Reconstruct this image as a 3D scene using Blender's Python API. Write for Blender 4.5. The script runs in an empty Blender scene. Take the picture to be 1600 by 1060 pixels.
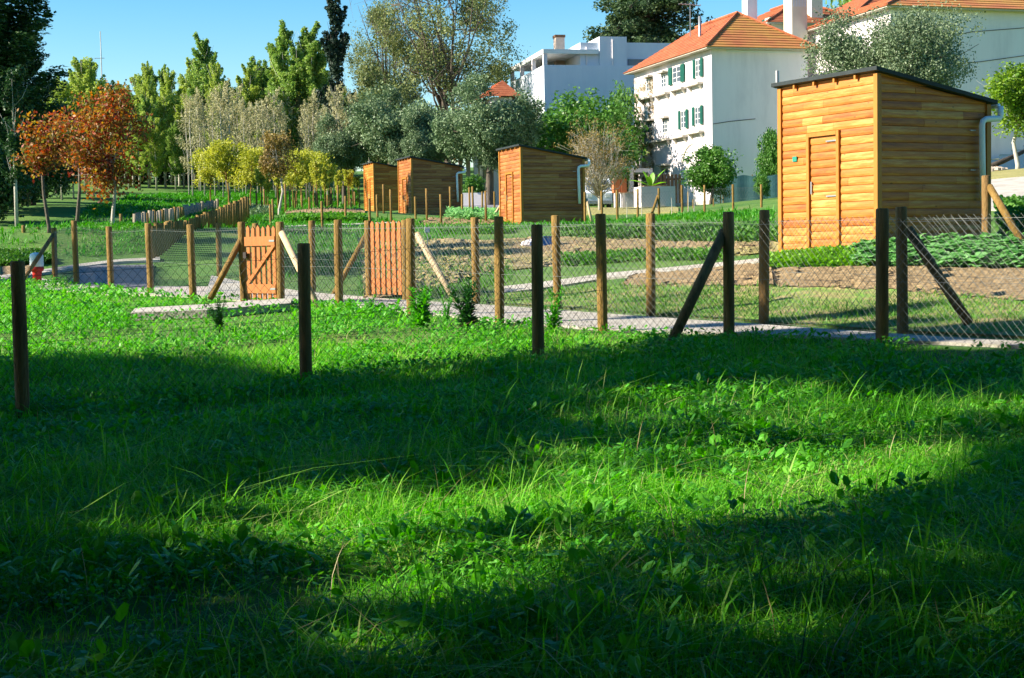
import bpy, math, random
import numpy as np
from mathutils import Vector, Matrix
R = math.radians
random.seed(7)
rng = np.random.default_rng(11)
S = bpy.context.scene
COL = S.collection

# ---------------------------------------------------------------- camera, sky, sun, exposure
F = 2400.0                      # focal length in photo pixels (photo 1600 x 1060)
CAM = np.array([0.0, 0.0, 1.6])
PITCH, ROLL = math.atan((530 - 390) / F), 0.017
fw = np.array([0, math.cos(PITCH), -math.sin(PITCH)])
up0 = np.array([0, math.sin(PITCH), math.cos(PITCH)])
rt0 = np.array([1.0, 0, 0])
rt = rt0 * math.cos(ROLL) - up0 * math.sin(ROLL)
up = up0 * math.cos(ROLL) + rt0 * math.sin(ROLL)
cd = bpy.data.cameras.new('camera'); cam = bpy.data.objects.new('camera', cd); COL.objects.link(cam)
cd.sensor_width = 36; cd.lens = 36 * F / 1600; cd.clip_start = 0.1; cd.clip_end = 3000
m = Matrix(((rt[0], up[0], -fw[0], CAM[0]), (rt[1], up[1], -fw[1], CAM[1]), (rt[2], up[2], -fw[2], CAM[2]), (0, 0, 0, 1)))
cam.matrix_world = m
S.camera = cam
SUN_AZ = R(10)                  # towards behind the camera, measured from -X
SUN_EL = R(31)
sdir = np.array([-math.cos(SUN_AZ) * math.cos(SUN_EL), -math.sin(SUN_AZ) * math.cos(SUN_EL), math.sin(SUN_EL)])
W = bpy.data.worlds.new("World"); S.world = W; W.use_nodes = True
wn, wl = W.node_tree.nodes, W.node_tree.links
wn.clear()
sky = wn.new('ShaderNodeTexSky'); sky.sky_type = 'NISHITA'; sky.sun_disc = False
sky.sun_elevation = SUN_EL
sky.sun_rotation = math.atan2(sdir[0], sdir[1])
sky.air_density = 1.0; sky.dust_density = 0.25; sky.ozone_density = 1.2; sky.altitude = 100
hs = wn.new('ShaderNodeHueSaturation'); hs.inputs['Hue'].default_value = 0.497; hs.inputs['Saturation'].default_value = 1.62; hs.inputs['Value'].default_value = 1.48
bg = wn.new('ShaderNodeBackground'); bg.inputs['Strength'].default_value = 0.05
wo = wn.new('ShaderNodeOutputWorld')
wl.new(sky.outputs[0], hs.inputs['Color']); wl.new(hs.outputs[0], bg.inputs[0]); wl.new(bg.outputs[0], wo.inputs[0])
sl = bpy.data.lights.new('sun', 'SUN'); sl.energy = 5.0; sl.angle = R(0.5); sl.color = (1.0, 0.90, 0.74)
so = bpy.data.objects.new('sun', sl); COL.objects.link(so)
so.rotation_mode = 'QUATERNION'; so.rotation_quaternion = Vector(sdir).to_track_quat('Z', 'Y')
so.location = (-30, -10, 40)
S.view_settings.view_transform = 'Standard'; S.view_settings.look = 'None'
S.view_settings.exposure = 1.42; S.view_settings.gamma = 1; S.view_settings.use_curve_mapping = False
S.render.engine = 'CYCLES'
S.cycles.max_bounces = 5; S.cycles.diffuse_bounces = 3; S.cycles.glossy_bounces = 2; S.cycles.transmission_bounces = 3
S.cycles.transparent_max_bounces = 4
S.cycles.use_denoising = True; S.cycles.denoiser = 'OPENIMAGEDENOISE'; S.cycles.denoising_input_passes = 'RGB_ALBEDO_NORMAL'; S.cycles.denoising_prefilter = 'ACCURATE'
S.cycles.caustics_reflective = False; S.cycles.caustics_refractive = False

# ---------------------------------------------------------------- pixels and points
def ray(px, py):
    return fw + rt * (px - 800) / F + up * (530 - py) / F       # depth 1
def at(px, py, D):
    return CAM + ray(px, py) * D
def proj(P):
    P = np.asarray(P, float) - CAM
    z = P @ fw
    return 800 + F * (P @ rt) / z, 530 - F * (P @ up) / z, z

# ---------------------------------------------------------------- terrain
CTL = [(45, 655, 14.7), (483, 600, 16.5), (845, 560, 17.4), (1141, 527, 18.6), (1378, 538, 17.1), (945, 520, 19.6),
       (784, 508, 21.2), (645, 492, 22.8), (534, 480, 25), (440, 478, 26.5), (303, 467, 29), (239, 460, 31), (177, 455, 33.2),
       (123, 446, 35.2), (86, 441, 38), (1411, 525, 18), (1193, 510, 20), (1018, 497, 21.8), (873, 487, 23.6), (745, 478, 25.6),
       (632, 470, 27.5), (488, 458, 30.5), (342, 432, 37), (1371, 391, 25.6), (1215, 398, 27.9), (815, 353, 57), (644, 343, 73.8),
       (585, 332, 93.5), (1114, 327, 86), (1000, 347, 62), (1390, 268, 86), (1580, 332, 40), (1580, 280, 50), (1590, 266, 56),
       (853, 300, 105), (175, 352, 50), (75, 380, 45), (230, 308, 95), (150, 322, 75), (390, 347, 62), (250, 400, 45),
       (30, 438, 40), (440, 331, 62), (483, 340, 60), (550, 302, 110), (760, 322, 80), (935, 326, 80), (342, 332, 80), (215, 372, 60),
       (1560, 375, 27), (900, 400, 35), (600, 400, 40), (1250, 300, 90), (20, 372, 56), (-60, 640, 15), (1100, 400, 30)]
CP = [tuple(at(*c)) for c in CTL] + [(0, -6, 0), (-4, 5, 0), (4, 5, 0.04), (-12, 0, 0), (12, 0, 0.1), (0, 10, 0.06), (-6, 10, 0.0), (6, 11, 0.12),
      (-80, 150, 9), (0, 200, 12), (80, 200, 16), (-40, 120, 7.5), (-30, 50, 2.2), (40, 40, 3.5), (60, 90, 8), (15, 20, .9), (-25, 25, .5),
      (-160, 60, 4), (160, 60, 9), (-200, 300, 16), (200, 300, 20), (0, 400, 22), (-150, -100, 0), (150, -100, 0), (0, -200, 0)]
CP = np.array(CP)
def _phi(r2): return np.sqrt(r2 + 9.0)
_n = len(CP)
_A = _phi(((CP[:, None, :2] - CP[None, :, :2]) ** 2).sum(-1)) - np.eye(_n) * 0.10
_P = np.c_[np.ones(_n), CP[:, :2]]
_M = np.block([[_A, _P], [_P.T, np.zeros((3, 3))]])
_sol = np.linalg.solve(_M, np.r_[CP[:, 2], 0, 0, 0])
def terr(x, y):
    x = np.atleast_1d(np.asarray(x, float)); y = np.atleast_1d(np.asarray(y, float))
    out = np.empty(x.shape); xf, yf, of = x.ravel(), y.ravel(), out.ravel()
    for i in range(0, len(xf), 20000):
        a, b = xf[i:i + 20000], yf[i:i + 20000]
        d = (a[:, None] - CP[None, :, 0]) ** 2 + (b[:, None] - CP[None, :, 1]) ** 2
        of[i:i + 20000] = _phi(d) @ _sol[:_n] + _sol[_n] + _sol[_n + 1] * a + _sol[_n + 2] * b
    return of.reshape(x.shape)
def tz(x, y): return float(terr(x, y)[0])
def ground_hit(px, py, dmin=4, dmax=140):
    r = ray(px, py); ds = np.linspace(dmin, dmax, 1500)
    P = CAM + ds[:, None] * r
    below = P[:, 2] < terr(P[:, 0], P[:, 1])
    i = int(np.argmax(below)) if below.any() else len(ds) - 1
    return P[i]
def spot(px, D):
    """point on the ground in the column px at depth D"""
    p = at(px, 400, D); return np.array([p[0], p[1], tz(p[0], p[1])])

# ---------------------------------------------------------------- materials
MATS = {}
def newmat(name):
    m = bpy.data.materials.new(name); m.use_nodes = True
    nt = m.node_tree; b = nt.nodes['Principled BSDF']; MATS[name] = m
    return m, nt, b
def ramp(nt, cols):
    r = nt.nodes.new('ShaderNodeValToRGB'); e = r.color_ramp.elements
    while len(e) < len(cols): e.new(0.5)
    for i, c in enumerate(cols):
        e[i].position = i / (len(cols) - 1); e[i].color = (*c, 1)
    return r
def leafmat(name, cols, trans=0.35, rough=0.55, nscale=0.6, spec=0.3, rnd=0.6):
    m, nt, b = newmat(name); N, L = nt.nodes, nt.links
    g = N.new('ShaderNodeNewGeometry'); tc = N.new('ShaderNodeTexCoord'); no = N.new('ShaderNodeTexNoise'); no.inputs['Scale'].default_value = nscale
    L.new(tc.outputs['Object'], no.inputs['Vector'])
    mx = N.new('ShaderNodeMath'); mx.operation = 'MULTIPLY_ADD'; mx.inputs[1].default_value = rnd; L.new(g.outputs['Random Per Island'], mx.inputs[0])
    m2 = N.new('ShaderNodeMath'); m2.operation = 'MULTIPLY_ADD'; m2.inputs[1].default_value = 1.3; m2.inputs[2].default_value = -0.15 - rnd / 2; L.new(no.outputs['Fac'], m2.inputs[0])
    L.new(m2.outputs[0], mx.inputs[2])
    r = ramp(nt, cols); L.new(mx.outputs[0], r.inputs[0])
    L.new(r.outputs[0], b.inputs['Base Color']); b.inputs['Roughness'].default_value = rough; b.inputs['Specular IOR Level'].default_value = spec
    t = N.new('ShaderNodeBsdfTranslucent'); hsv = N.new('ShaderNodeHueSaturation'); hsv.inputs['Saturation'].default_value = 1.1; hsv.inputs['Value'].default_value = 1.25
    L.new(r.outputs[0], hsv.inputs['Color']); L.new(hsv.outputs[0], t.inputs[0])
    ms = N.new('ShaderNodeMixShader'); ms.inputs[0].default_value = trans
    L.new(b.outputs[0], ms.inputs[1]); L.new(t.outputs[0], ms.inputs[2]); L.new(ms.outputs[0], N['Material Output'].inputs[0])
    return m
def noisemat(name, cols, scale=3, rough=0.8, bump=0.0, bscale=30, detail=6, metal=0, stretch=(1, 1, 1), island=0.0, spec=0.3):
    m, nt, b = newmat(name); N, L = nt.nodes, nt.links
    tc = N.new('ShaderNodeTexCoord'); mp = N.new('ShaderNodeMapping'); mp.inputs['Scale'].default_value = stretch
    L.new(tc.outputs['Object'], mp.inputs[0])
    no = N.new('ShaderNodeTexNoise'); no.inputs['Scale'].default_value = scale; no.inputs['Detail'].default_value = detail; no.inputs['Roughness'].default_value = .65
    L.new(mp.outputs[0], no.inputs['Vector'])
    m2 = N.new('ShaderNodeMath'); m2.operation = 'MULTIPLY_ADD'; m2.inputs[1].default_value = 1.9; m2.inputs[2].default_value = -0.45 - island / 2
    L.new(no.outputs['Fac'], m2.inputs[0]); src = m2.outputs[0]
    if island:
        g = N.new('ShaderNodeNewGeometry'); a = N.new('ShaderNodeMath'); a.operation = 'MULTIPLY_ADD'; a.inputs[1].default_value = island
        L.new(g.outputs['Random Per Island'], a.inputs[0]); L.new(src, a.inputs[2]); src = a.outputs[0]
    r = ramp(nt, cols); L.new(src, r.inputs[0]); L.new(r.outputs[0], b.inputs['Base Color'])
    b.inputs['Roughness'].default_value = rough; b.inputs['Metallic'].default_value = metal; b.inputs['Specular IOR Level'].default_value = spec
    if island > .5:
        vo = N.new('ShaderNodeTexVoronoi'); vo.inputs['Scale'].default_value = 3.2; mp2 = N.new('ShaderNodeMapping'); mp2.inputs['Scale'].default_value = (1, 1, 2.4)
        L.new(tc.outputs['Object'], mp2.inputs[0]); L.new(mp2.outputs[0], vo.inputs['Vector'])
        kr = N.new('ShaderNodeMapRange'); kr.inputs[1].default_value = .05; kr.inputs[2].default_value = .11; kr.inputs[3].default_value = .75; kr.inputs[4].default_value = 0; L.new(vo.outputs['Distance'], kr.inputs[0])
        mk = N.new('ShaderNodeMix'); mk.data_type = 'RGBA'; L.new(kr.outputs[0], mk.inputs[0]); L.new(r.outputs[0], mk.inputs[6]); mk.inputs[7].default_value = (.10, .035, .012, 1); L.new(mk.outputs[2], b.inputs['Base Color'])
    if bump:
        n2 = N.new('ShaderNodeTexNoise'); n2.inputs['Scale'].default_value = bscale; n2.inputs['Detail'].default_value = 5
        L.new(mp.outputs[0], n2.inputs['Vector'])
        bp = N.new('ShaderNodeBump'); bp.inputs['Strength'].default_value = bump; bp.inputs['Distance'].default_value = 0.05
        L.new(n2.outputs['Fac'], bp.inputs['Height']); L.new(bp.outputs[0], b.inputs['Normal'])
    return m
M = {}
M['grass'] = leafmat('grass_blades', [(.03, .13, .010), (.075, .31, .018), (.16, .53, .04), (.28, .60, .07), (.46, .49, .20)], .5, .45, 1.2, .12)
M['straw'] = leafmat('dead_straw', [(.22, .17, .07), (.42, .35, .18), (.55, .48, .28)], .3, .6, 2)
M['weed'] = leafmat('broad_leaves', [(.04, .20, .015), (.10, .41, .028), (.22, .56, .07)], .4, .42, 1.5, .3)
M['darkweed'] = leafmat('dark_weed_leaves', [(.015, .07, .015), (.03, .12, .02), (.05, .17, .03)], .3, .45, 1.5)
M['clump'] = leafmat('low_green_plants', [(.05, .17, .02), (.10, .29, .03), (.18, .36, .06)], .35, .5, .8)
M['meadow_blades'] = leafmat('meadow_blades', [(.03, .17, .01), (.06, .27, .015), (.12, .32, .03)], .35, .5, .5)
M['kale'] = leafmat('kale_leaves', [(.12, .34, .09), (.23, .50, .17), (.37, .62, .28)], .4, .5, 2)
M['lettuce'] = leafmat('lettuce_leaves', [(.10, .28, .02), (.18, .42, .03), (.26, .50, .05)], .45, .45, 2)
M['mottled_brown'] = leafmat('mottled_brown_leaves', [(.16, .12, .06), (.30, .24, .13), (.45, .38, .22)], .2, .8, .8)
M['canopy'] = leafmat('canopy_leaves', [(.008, .025, .012), (.018, .05, .018), (.04, .09, .03)], .10, .5, .5)
M['olive'] = leafmat('olive_leaves', [(.065, .12, .05), (.145, .22, .105), (.27, .36, .20)], .18, .5, .5)
M['silver'] = leafmat('silver_olive_leaves', [(.07, .115, .05), (.145, .205, .105), (.28, .34, .21)], .18, .5, .5)
M['poplar'] = leafmat('poplar_leaves', [(.17, .27, .05), (.33, .43, .08), (.48, .54, .15)], .5, .5, .4)
M['poplar_green'] = leafmat('green_poplar_leaves', [(.09, .19, .04), (.21, .34, .07), (.36, .46, .12)], .45, .5, .4)
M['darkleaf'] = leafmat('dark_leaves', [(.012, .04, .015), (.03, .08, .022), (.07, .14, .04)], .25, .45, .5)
M['cypress'] = leafmat('cypress_leaves', [(.008, .022, .016), (.018, .042, .025), (.035, .07, .04)], .12, .6, .6)
M['cedar'] = leafmat('cedar_leaves', [(.02, .05, .02), (.045, .09, .03), (.10, .15, .045)], .15, .6, .6)
M['autumn'] = leafmat('autumn_leaves', [(.13, .025, .018), (.34, .06, .022), (.17, .14, .03), (.48, .17, .035), (.28, .26, .045), (.46, .08, .045), (.16, .17, .04)], .42, .5, .8, .3, 1.0)
M['yellow'] = leafmat('yellow_leaves', [(.26, .31, .035), (.44, .46, .06), (.58, .56, .12)], .4, .5, .5)
M['yelgreen'] = leafmat('yellow_green_leaves', [(.14, .20, .02), (.28, .34, .03), (.40, .42, .06)], .4, .5, .5)
M['brownleaf'] = leafmat('brown_leaves', [(.13, .085, .03), (.25, .18, .05), (.38, .30, .09)], .25, .6, .6)
M['palegrove'] = leafmat('pale_sparse_leaves', [(.24, .24, .12), (.38, .37, .20), (.54, .49, .28)], .3, .6, .4)
M['loose'] = leafmat('loose_tree_leaves', [(.10, .14, .05), (.18, .22, .075), (.29, .32, .12)], .3, .6, .4)
M['leafgreen'] = leafmat('fresh_green_leaves', [(.03, .10, .02), (.08, .21, .03), (.17, .32, .06)], .3, .45, .5)
M['citrus'] = leafmat('citrus_leaves', [(.05, .13, .015), (.14, .26, .02), (.28, .38, .04)], .35, .45, .7)
M['bark'] = noisemat('bark', [(.06, .05, .04), (.16, .13, .10)], 6, .9, .5, 25, stretch=(1, 1, .3))
M['palebark'] = noisemat('pale_bark', [(.28, .26, .22), (.56, .53, .46)], 6, .9, .3, 25, stretch=(1, 1, .3))
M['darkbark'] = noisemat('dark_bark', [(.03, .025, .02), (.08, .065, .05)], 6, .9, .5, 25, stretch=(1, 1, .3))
M['post'] = noisemat('treated_pine_post', [(.12, .065, .015), (.25, .15, .035), (.34, .22, .07)], 4, .75, .8, 30, stretch=(3, 3, .35))
M['post_dark'] = noisemat('weathered_pine_post', [(.10, .055, .022), (.25, .15, .055), (.36, .23, .09)], 4, .8, .8, 30, stretch=(3, 3, .35))
M['brace'] = noisemat('pale_pine_pole', [(.38, .27, .14), (.62, .50, .32)], 4, .7, .2, 40, stretch=(3, 3, .5))
M['shedwood'] = noisemat('honey_pine_boards', [(.27, .070, .008), (.40, .128, .016), (.48, .178, .028), (.60, .31, .08)], 2.2, .5, .12, 30, stretch=(.8, .8, 9), island=.62, spec=.4)
M['shedwood2'] = noisemat('red_pine_boards', [(.16, .045, .012), (.29, .092, .022), (.37, .14, .038), (.46, .22, .07)], 2.2, .5, .12, 30, stretch=(.8, .8, 9), island=.62, spec=.4)
M['shedtrim'] = noisemat('pine_trim', [(.33, .13, .02), (.45, .20, .035)], 3, .5, .1, 30, stretch=(4, 4, .5))
M['gatewood'] = noisemat('orange_stained_wood', [(.30, .10, .024), (.44, .165, .045)], 5, .55, .15, 30, stretch=(4, 4, .5))
M['roofdark'] = noisemat('black_roof_felt', [(.012, .018, .02), (.03, .042, .045)], 4, .7, .2, 20)
M['pvc'] = noisemat('white_pvc', [(.74, .77, .82), (.80, .83, .86)], 3, .35)
M['wire_dark'] = noisemat('darker_wire', [(.04, .05, .045), (.10, .11, .10)], 9, .6, metal=.2)  # darker wire colour for the nearest fence
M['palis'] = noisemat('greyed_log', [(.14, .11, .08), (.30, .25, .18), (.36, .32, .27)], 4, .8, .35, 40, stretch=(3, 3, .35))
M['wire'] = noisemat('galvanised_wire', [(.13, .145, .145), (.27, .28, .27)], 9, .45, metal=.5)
M['iron'] = noisemat('dark_iron', [(.03, .025, .025), (.07, .06, .055)], 9, .6, metal=.4)
M['white'] = noisemat('white_render', [(.60, .545, .57), (.76, .695, .71), (.80, .745, .76)], .8, .85, .1, 8, stretch=(1, 1, .22))
M['cream'] = noisemat('cream_render', [(.62, .56, .42), (.76, .70, .56)], .8, .85, .1, 8)
M['palewall'] = noisemat('pale_grey_render', [(.55, .60, .68), (.68, .72, .78)], .9, .8, .1, 8, stretch=(1, 1, .35))
M['stone'] = noisemat('stone_trim', [(.42, .39, .32), (.60, .56, .48)], 4, .85, .2, 20)
M['tile'] = noisemat('terracotta_tiles', [(.26, .07, .032), (.38, .115, .05), (.45, .17, .085)], 2.5, .75, .3, 14, island=.25)
M['lichen'] = noisemat('lichened_tiles', [(.36, .11, .05), (.42, .16, .06), (.44, .22, .06), (.46, .29, .05)], .5, .75, .3, 14, island=.2)
M['shutter'] = noisemat('green_shutter_paint', [(.006, .065, .05), (.014, .11, .08)], 3, .45)
M['glass'] = noisemat('window_glass', [(.05, .07, .10), (.12, .15, .18)], 1, .12, spec=.6)
M['frame'] = noisemat('white_paint', [(.72, .72, .70), (.80, .80, .78)], 3, .5)
M['dark'] = noisemat('dark_opening', [(.015, .015, .018), (.03, .028, .03)], 2, .8)
M['concrete'] = noisemat('pale_concrete', [(.27, .24, .20), (.42, .39, .34), (.50, .47, .42)], 2.2, .9, .4, 25)
M['asphalt'] = noisemat('grey_road', [(.13, .13, .15), (.22, .22, .25)], 1.5, .9, .25, 60)
M['paving'] = noisemat('pinkish_paving', [(.40, .34, .30), (.55, .48, .43)], 1.4, .9, .25, 40)
M['soil'] = noisemat('dry_garden_soil', [(.12, .08, .04), (.26, .185, .095), (.40, .30, .17)], 9, .95, 1.0, 14)
M['dirt'] = noisemat('grassy_garden_soil', [(.19, .16, .07), (.32, .24, .125), (.22, .20, .075), (.41, .32, .185)], .9, .95, .7, 9)
M['grassdirt'] = noisemat('patchy_grass_soil', [(.08, .19, .03), (.14, .27, .04), (.30, .26, .11), (.40, .31, .18)], 1.6, .95, .8, 12)
M['ground'] = noisemat('meadow_ground', [(.03, .08, .012), (.055, .15, .018), (.10, .19, .03), (.19, .19, .07)], .35, .95, .6, 12)
M['fgsoil'] = noisemat('lawn_soil', [(.02, .05, .01), (.05, .10, .02)], 3, .95, .6, 12)
M['drygrass'] = noisemat('dry_grass_bank', [(.20, .20, .06), (.34, .30, .12)], 1.2, .95, .6, 10)
M['bluecrate'] = noisemat('blue_plastic', [(.015, .15, .55), (.03, .22, .65)], 3, .4)
M['red'] = noisemat('red_plastic', [(.42, .02, .02), (.55, .035, .03)], 3, .4)
M['van'] = noisemat('white_car_paint', [(.62, .66, .70), (.70, .74, .78)], 2, .25, spec=.5)
M['rubber'] = noisemat('black_rubber', [(.02, .02, .02), (.035, .035, .035)], 5, .8)
M['terracotta'] = noisemat('terracotta_pot', [(.48, .13, .05), (.58, .19, .09)], 3, .8)
M['tarp'] = noisemat('teal_shade_cloth', [(.05, .15, .15), (.11, .24, .25)], 2, .8, .2, 12)
M['sign'] = noisemat('green_plaque', [(.02, .20, .14), (.03, .26, .19)], 5, .4)
M['grey'] = noisemat('grey_metal', [(.30, .31, .32), (.42, .43, .44)], 5, .4, metal=.6)
M['brownwood'] = noisemat('brown_planks', [(.12, .06, .03), (.22, .12, .07)], 4, .8, .2, 20)
M['chim'] = noisemat('chimney_render', [(.48, .36, .28), (.62, .50, .42)], 3, .9, .2, 20)
M['rockm'] = noisemat('rubble_stone', [(.32, .24, .18), (.58, .50, .42)], 3, .9, .5, 8)

# ---------------------------------------------------------------- mesh builders
def link(name, verts, faces, mat, parent=None, smooth=False):
    me = bpy.data.meshes.new(name)
    me.from_pydata([tuple(v) for v in verts], [], faces)
    if smooth: me.polygons.foreach_set('use_smooth', [True] * len(me.polygons))
    me.materials.append(mat); me.update()
    o = bpy.data.objects.new(name, me); COL.objects.link(o)
    if parent is not None: o.parent = parent
    return o
def link_np(name, V, k, mat, parent=None, smooth=False, Fc=None):
    """V: (n,3) verts; faces = consecutive groups of k verts, or index array Fc (m,k)"""
    me = bpy.data.meshes.new(name); V = np.ascontiguousarray(V, dtype=np.float32)
    me.vertices.add(len(V)); me.vertices.foreach_set('co', V.ravel())
    if Fc is None: Fc = np.arange(len(V), dtype=np.int32).reshape(-1, k)
    Fc = np.ascontiguousarray(Fc, dtype=np.int32); nf = len(Fc)
    me.loops.add(nf * k); me.loops.foreach_set('vertex_index', Fc.ravel())
    me.polygons.add(nf); me.polygons.foreach_set('loop_start', np.arange(0, nf * k, k, dtype=np.int32))
    me.update(calc_edges=True)
    me.polygons.foreach_set('use_smooth', np.full(nf, smooth))
    me.materials.append(mat); me.update()
    o = bpy.data.objects.new(name, me); COL.objects.link(o)
    if parent is not None: o.parent = parent
    return o
class MB:
    def __init__(s): s.v = []; s.f = []
    def add(s, vs, fs):
        n = len(s.v); s.v += [tuple(v) for v in vs]; s.f += [tuple(i + n for i in f) for f in fs]; return s
    def box(s, x0, x1, y0, y1, z0, z1):
        return s.hexa([(x0, y0, z0), (x1, y0, z0), (x1, y1, z0), (x0, y1, z0), (x0, y0, z1), (x1, y0, z1), (x1, y1, z1), (x0, y1, z1)])
    def hexa(s, c):
        return s.add(c, [(0, 3, 2, 1), (4, 5, 6, 7), (0, 1, 5, 4), (1, 2, 6, 5), (2, 3, 7, 6), (3, 0, 4, 7)])
    def tube(s, pts, rad, seg=8, cap=True):
        pts = [np.array(p, float) for p in pts]; n = len(pts)
        if not hasattr(rad, '__len__'): rad = [rad] * n
        base = len(s.v); prev = None
        for i, p in enumerate(pts):
            d = pts[min(i + 1, n - 1)] - pts[max(i - 1, 0)]; d /= (np.linalg.norm(d) + 1e-9)
            a = np.cross(d, [0, 0, 1]) if abs(d[2]) < .9 else np.cross(d, [1, 0, 0])
            if prev is not None:
                a = prev - d * (prev @ d)
            a /= np.linalg.norm(a); prev = a; b = np.cross(d, a)
            for k in range(seg):
                t = 2 * math.pi * k / seg
                s.v.append(tuple(p + rad[i] * (a * math.cos(t) + b * math.sin(t))))
        for i in range(n - 1):
            for k in range(seg):
                k2 = (k + 1) % seg; q = base + i * seg
                s.f.append((q + k, q + k2, q + seg + k2, q + seg + k))
        if cap:
            s.f.append(tuple(base + k for k in range(seg))[::-1]); s.f.append(tuple(base + (n - 1) * seg + k for k in range(seg)))
        return s
    def lathe(s, prof, seg=16, c=(0, 0, 0)):
        base = len(s.v)
        for r, z in prof:
            for k in range(seg):
                t = 2 * math.pi * k / seg; s.v.append((c[0] + r * math.cos(t), c[1] + r * math.sin(t), c[2] + z))
        for i in range(len(prof) - 1):
            for k in range(seg):
                k2 = (k + 1) % seg; q = base + i * seg; s.f.append((q + k, q + k2, q + seg + k2, q + seg + k))
        s.f.append(tuple(base + k for k in range(seg))[::-1]); s.f.append(tuple(base + (len(prof) - 1) * seg + k for k in range(seg)))
        return s
    def build(s, name, mat, parent=None, smooth=False): return link(name, s.v, s.f, mat, parent, smooth)
def tag(o, label=None, cat=None, group=None, kind=None):
    if label: o['label'] = label
    if cat: o['category'] = cat
    if group: o['group'] = group
    if kind: o['kind'] = kind
    return o
def thing(name, loc, rz, label, cat, group=None):
    o = bpy.data.objects.new(name, None); COL.objects.link(o); o.location = tuple(loc); o.rotation_euler = (0, 0, rz); o.empty_display_size = .2
    return tag(o, label, cat, group)
def copy_tree(o, parent=None):
    c = o.copy(); COL.objects.link(c); c.parent = parent
    for ch in list(o.children): copy_tree(ch, c)
    return c
class Fr:
    """local frame: origin O, x axis turned by a from world X"""
    def __init__(s, O, a):
        s.O = np.array(O, float); s.a = a
        s.ex = np.array([math.cos(a), math.sin(a), 0]); s.ey = np.array([-math.sin(a), math.cos(a), 0])
    def hx(s, px, py, x=0.0):       # plane local x = const -> (y, z)
        r = ray(px, py); t = ((s.O - CAM) @ s.ex + x) / (r @ s.ex); P = CAM + r * t - s.O
        return P @ s.ey, P[2]
    def hy(s, px, py, y=0.0):
        r = ray(px, py); t = ((s.O - CAM) @ s.ey + y) / (r @ s.ey); P = CAM + r * t - s.O
        return P @ s.ex, P[2]

# ---------------------------------------------------------------- ground, paths, beds
def axis(lo, hi, fine_lo, fine_hi, h):
    a = list(np.arange(fine_lo, fine_hi, h)); x = fine_lo; st = h; left = []
    while x > lo: st *= 1.35; x -= st; left.append(x)
    x = fine_hi; st = h; right = [fine_hi]
    while x < hi: st *= 1.35; x += st; right.append(x)
    return np.array(left[::-1] + a + right)
gx, gy = axis(-1200, 1200, -32, 34, .5), axis(-1000, 1600, 2, 110, .5)
GX, GY = np.meshgrid(gx, gy)
def ground_z(x, y): return terr(x, y)
GZ = ground_z(GX, GY)
GZ = np.where(np.hypot(GX, GY) > 420, np.minimum(GZ, 26), GZ)
nx, ny = len(gx), len(gy)
idx = np.arange(nx * ny).reshape(ny, nx)
Fc = np.stack([idx[:-1, :-1], idx[:-1, 1:], idx[1:, 1:], idx[1:, :-1]], -1).reshape(-1, 4)
g = link_np('ground', np.stack([GX, GY, GZ], -1).reshape(-1, 3), 4, M['ground'], smooth=True, Fc=Fc)
tag(g, 'green grassy ground of the garden hillside', 'ground', kind='structure')
def terr_mesh(x, y):
    """height of the ground mesh itself (bilinear on its grid)"""
    x = np.atleast_1d(x); y = np.atleast_1d(y)
    i = np.clip(np.searchsorted(gx, x) - 1, 0, nx - 2); j = np.clip(np.searchsorted(gy, y) - 1, 0, ny - 2)
    u = (x - gx[i]) / (gx[i + 1] - gx[i]); v = (y - gy[j]) / (gy[j + 1] - gy[j])
    return GZ[j, i] * (1 - u) * (1 - v) + GZ[j, i + 1] * u * (1 - v) + GZ[j + 1, i] * (1 - u) * v + GZ[j + 1, i + 1] * u * v
def resample(P, n):
    P = np.array(P, float)[:, :2]; d = np.r_[0, np.cumsum(np.linalg.norm(np.diff(P, axis=0), axis=1))]
    t = np.linspace(0, d[-1], n); return np.c_[np.interp(t, d, P[:, 0]), np.interp(t, d, P[:, 1])]
def ribbon(name, E1, E2, mat, lift, label, cat, kind='structure', rough=0.0, wob=0.0, st=.3):
    L = max(np.linalg.norm(np.diff(np.array(E1)[:, :2], axis=0), axis=1).sum(), np.linalg.norm(np.diff(np.array(E2)[:, :2], axis=0), axis=1).sum())
    n = int(L / st) + 2; a, b = resample(E1, n), resample(E2, n)
    if wob:
        a += np.random.default_rng(3).normal(0, wob, a.shape); b += np.random.default_rng(4).normal(0, wob, b.shape)
    mth = int(np.linalg.norm(a - b, axis=1).max() / st) + 2
    t = np.linspace(0, 1, mth)[:, None, None]; G = a[None] * (1 - t) + b[None] * t
    Z = terr_mesh(G[..., 0].ravel(), G[..., 1].ravel()).reshape(G.shape[:2]) + lift
    if rough:
        Z[1:-1, 1:-1] += np.abs(np.random.default_rng(5).normal(0, rough, Z[1:-1, 1:-1].shape))
    V = np.concatenate([G, Z[..., None]], -1).reshape(-1, 3); ii = np.arange(mth * n).reshape(mth, n)
    Fc = np.stack([ii[:-1, :-1], ii[:-1, 1:], ii[1:, 1:], ii[1:, :-1]], -1).reshape(-1, 4)
    # a skirt so that the sheet has an edge
    rim = np.r_[ii[0, :], ii[1:, -1], ii[-1, -2::-1], ii[-2:0:-1, 0]]
    S0 = V[rim].copy(); S0[:, 2] -= .12; k = len(rim); base = len(V)
    F2 = np.array([(rim[i], rim[(i + 1) % k], base + (i + 1) % k, base + i) for i in range(k)])
    o = link_np(name, np.r_[V, S0], 4, mat, smooth=bool(rough), Fc=np.r_[Fc, F2])
    return tag(o, label, cat, kind=kind)
def hits(l): return [ground_hit(*p) for p in l]
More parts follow.
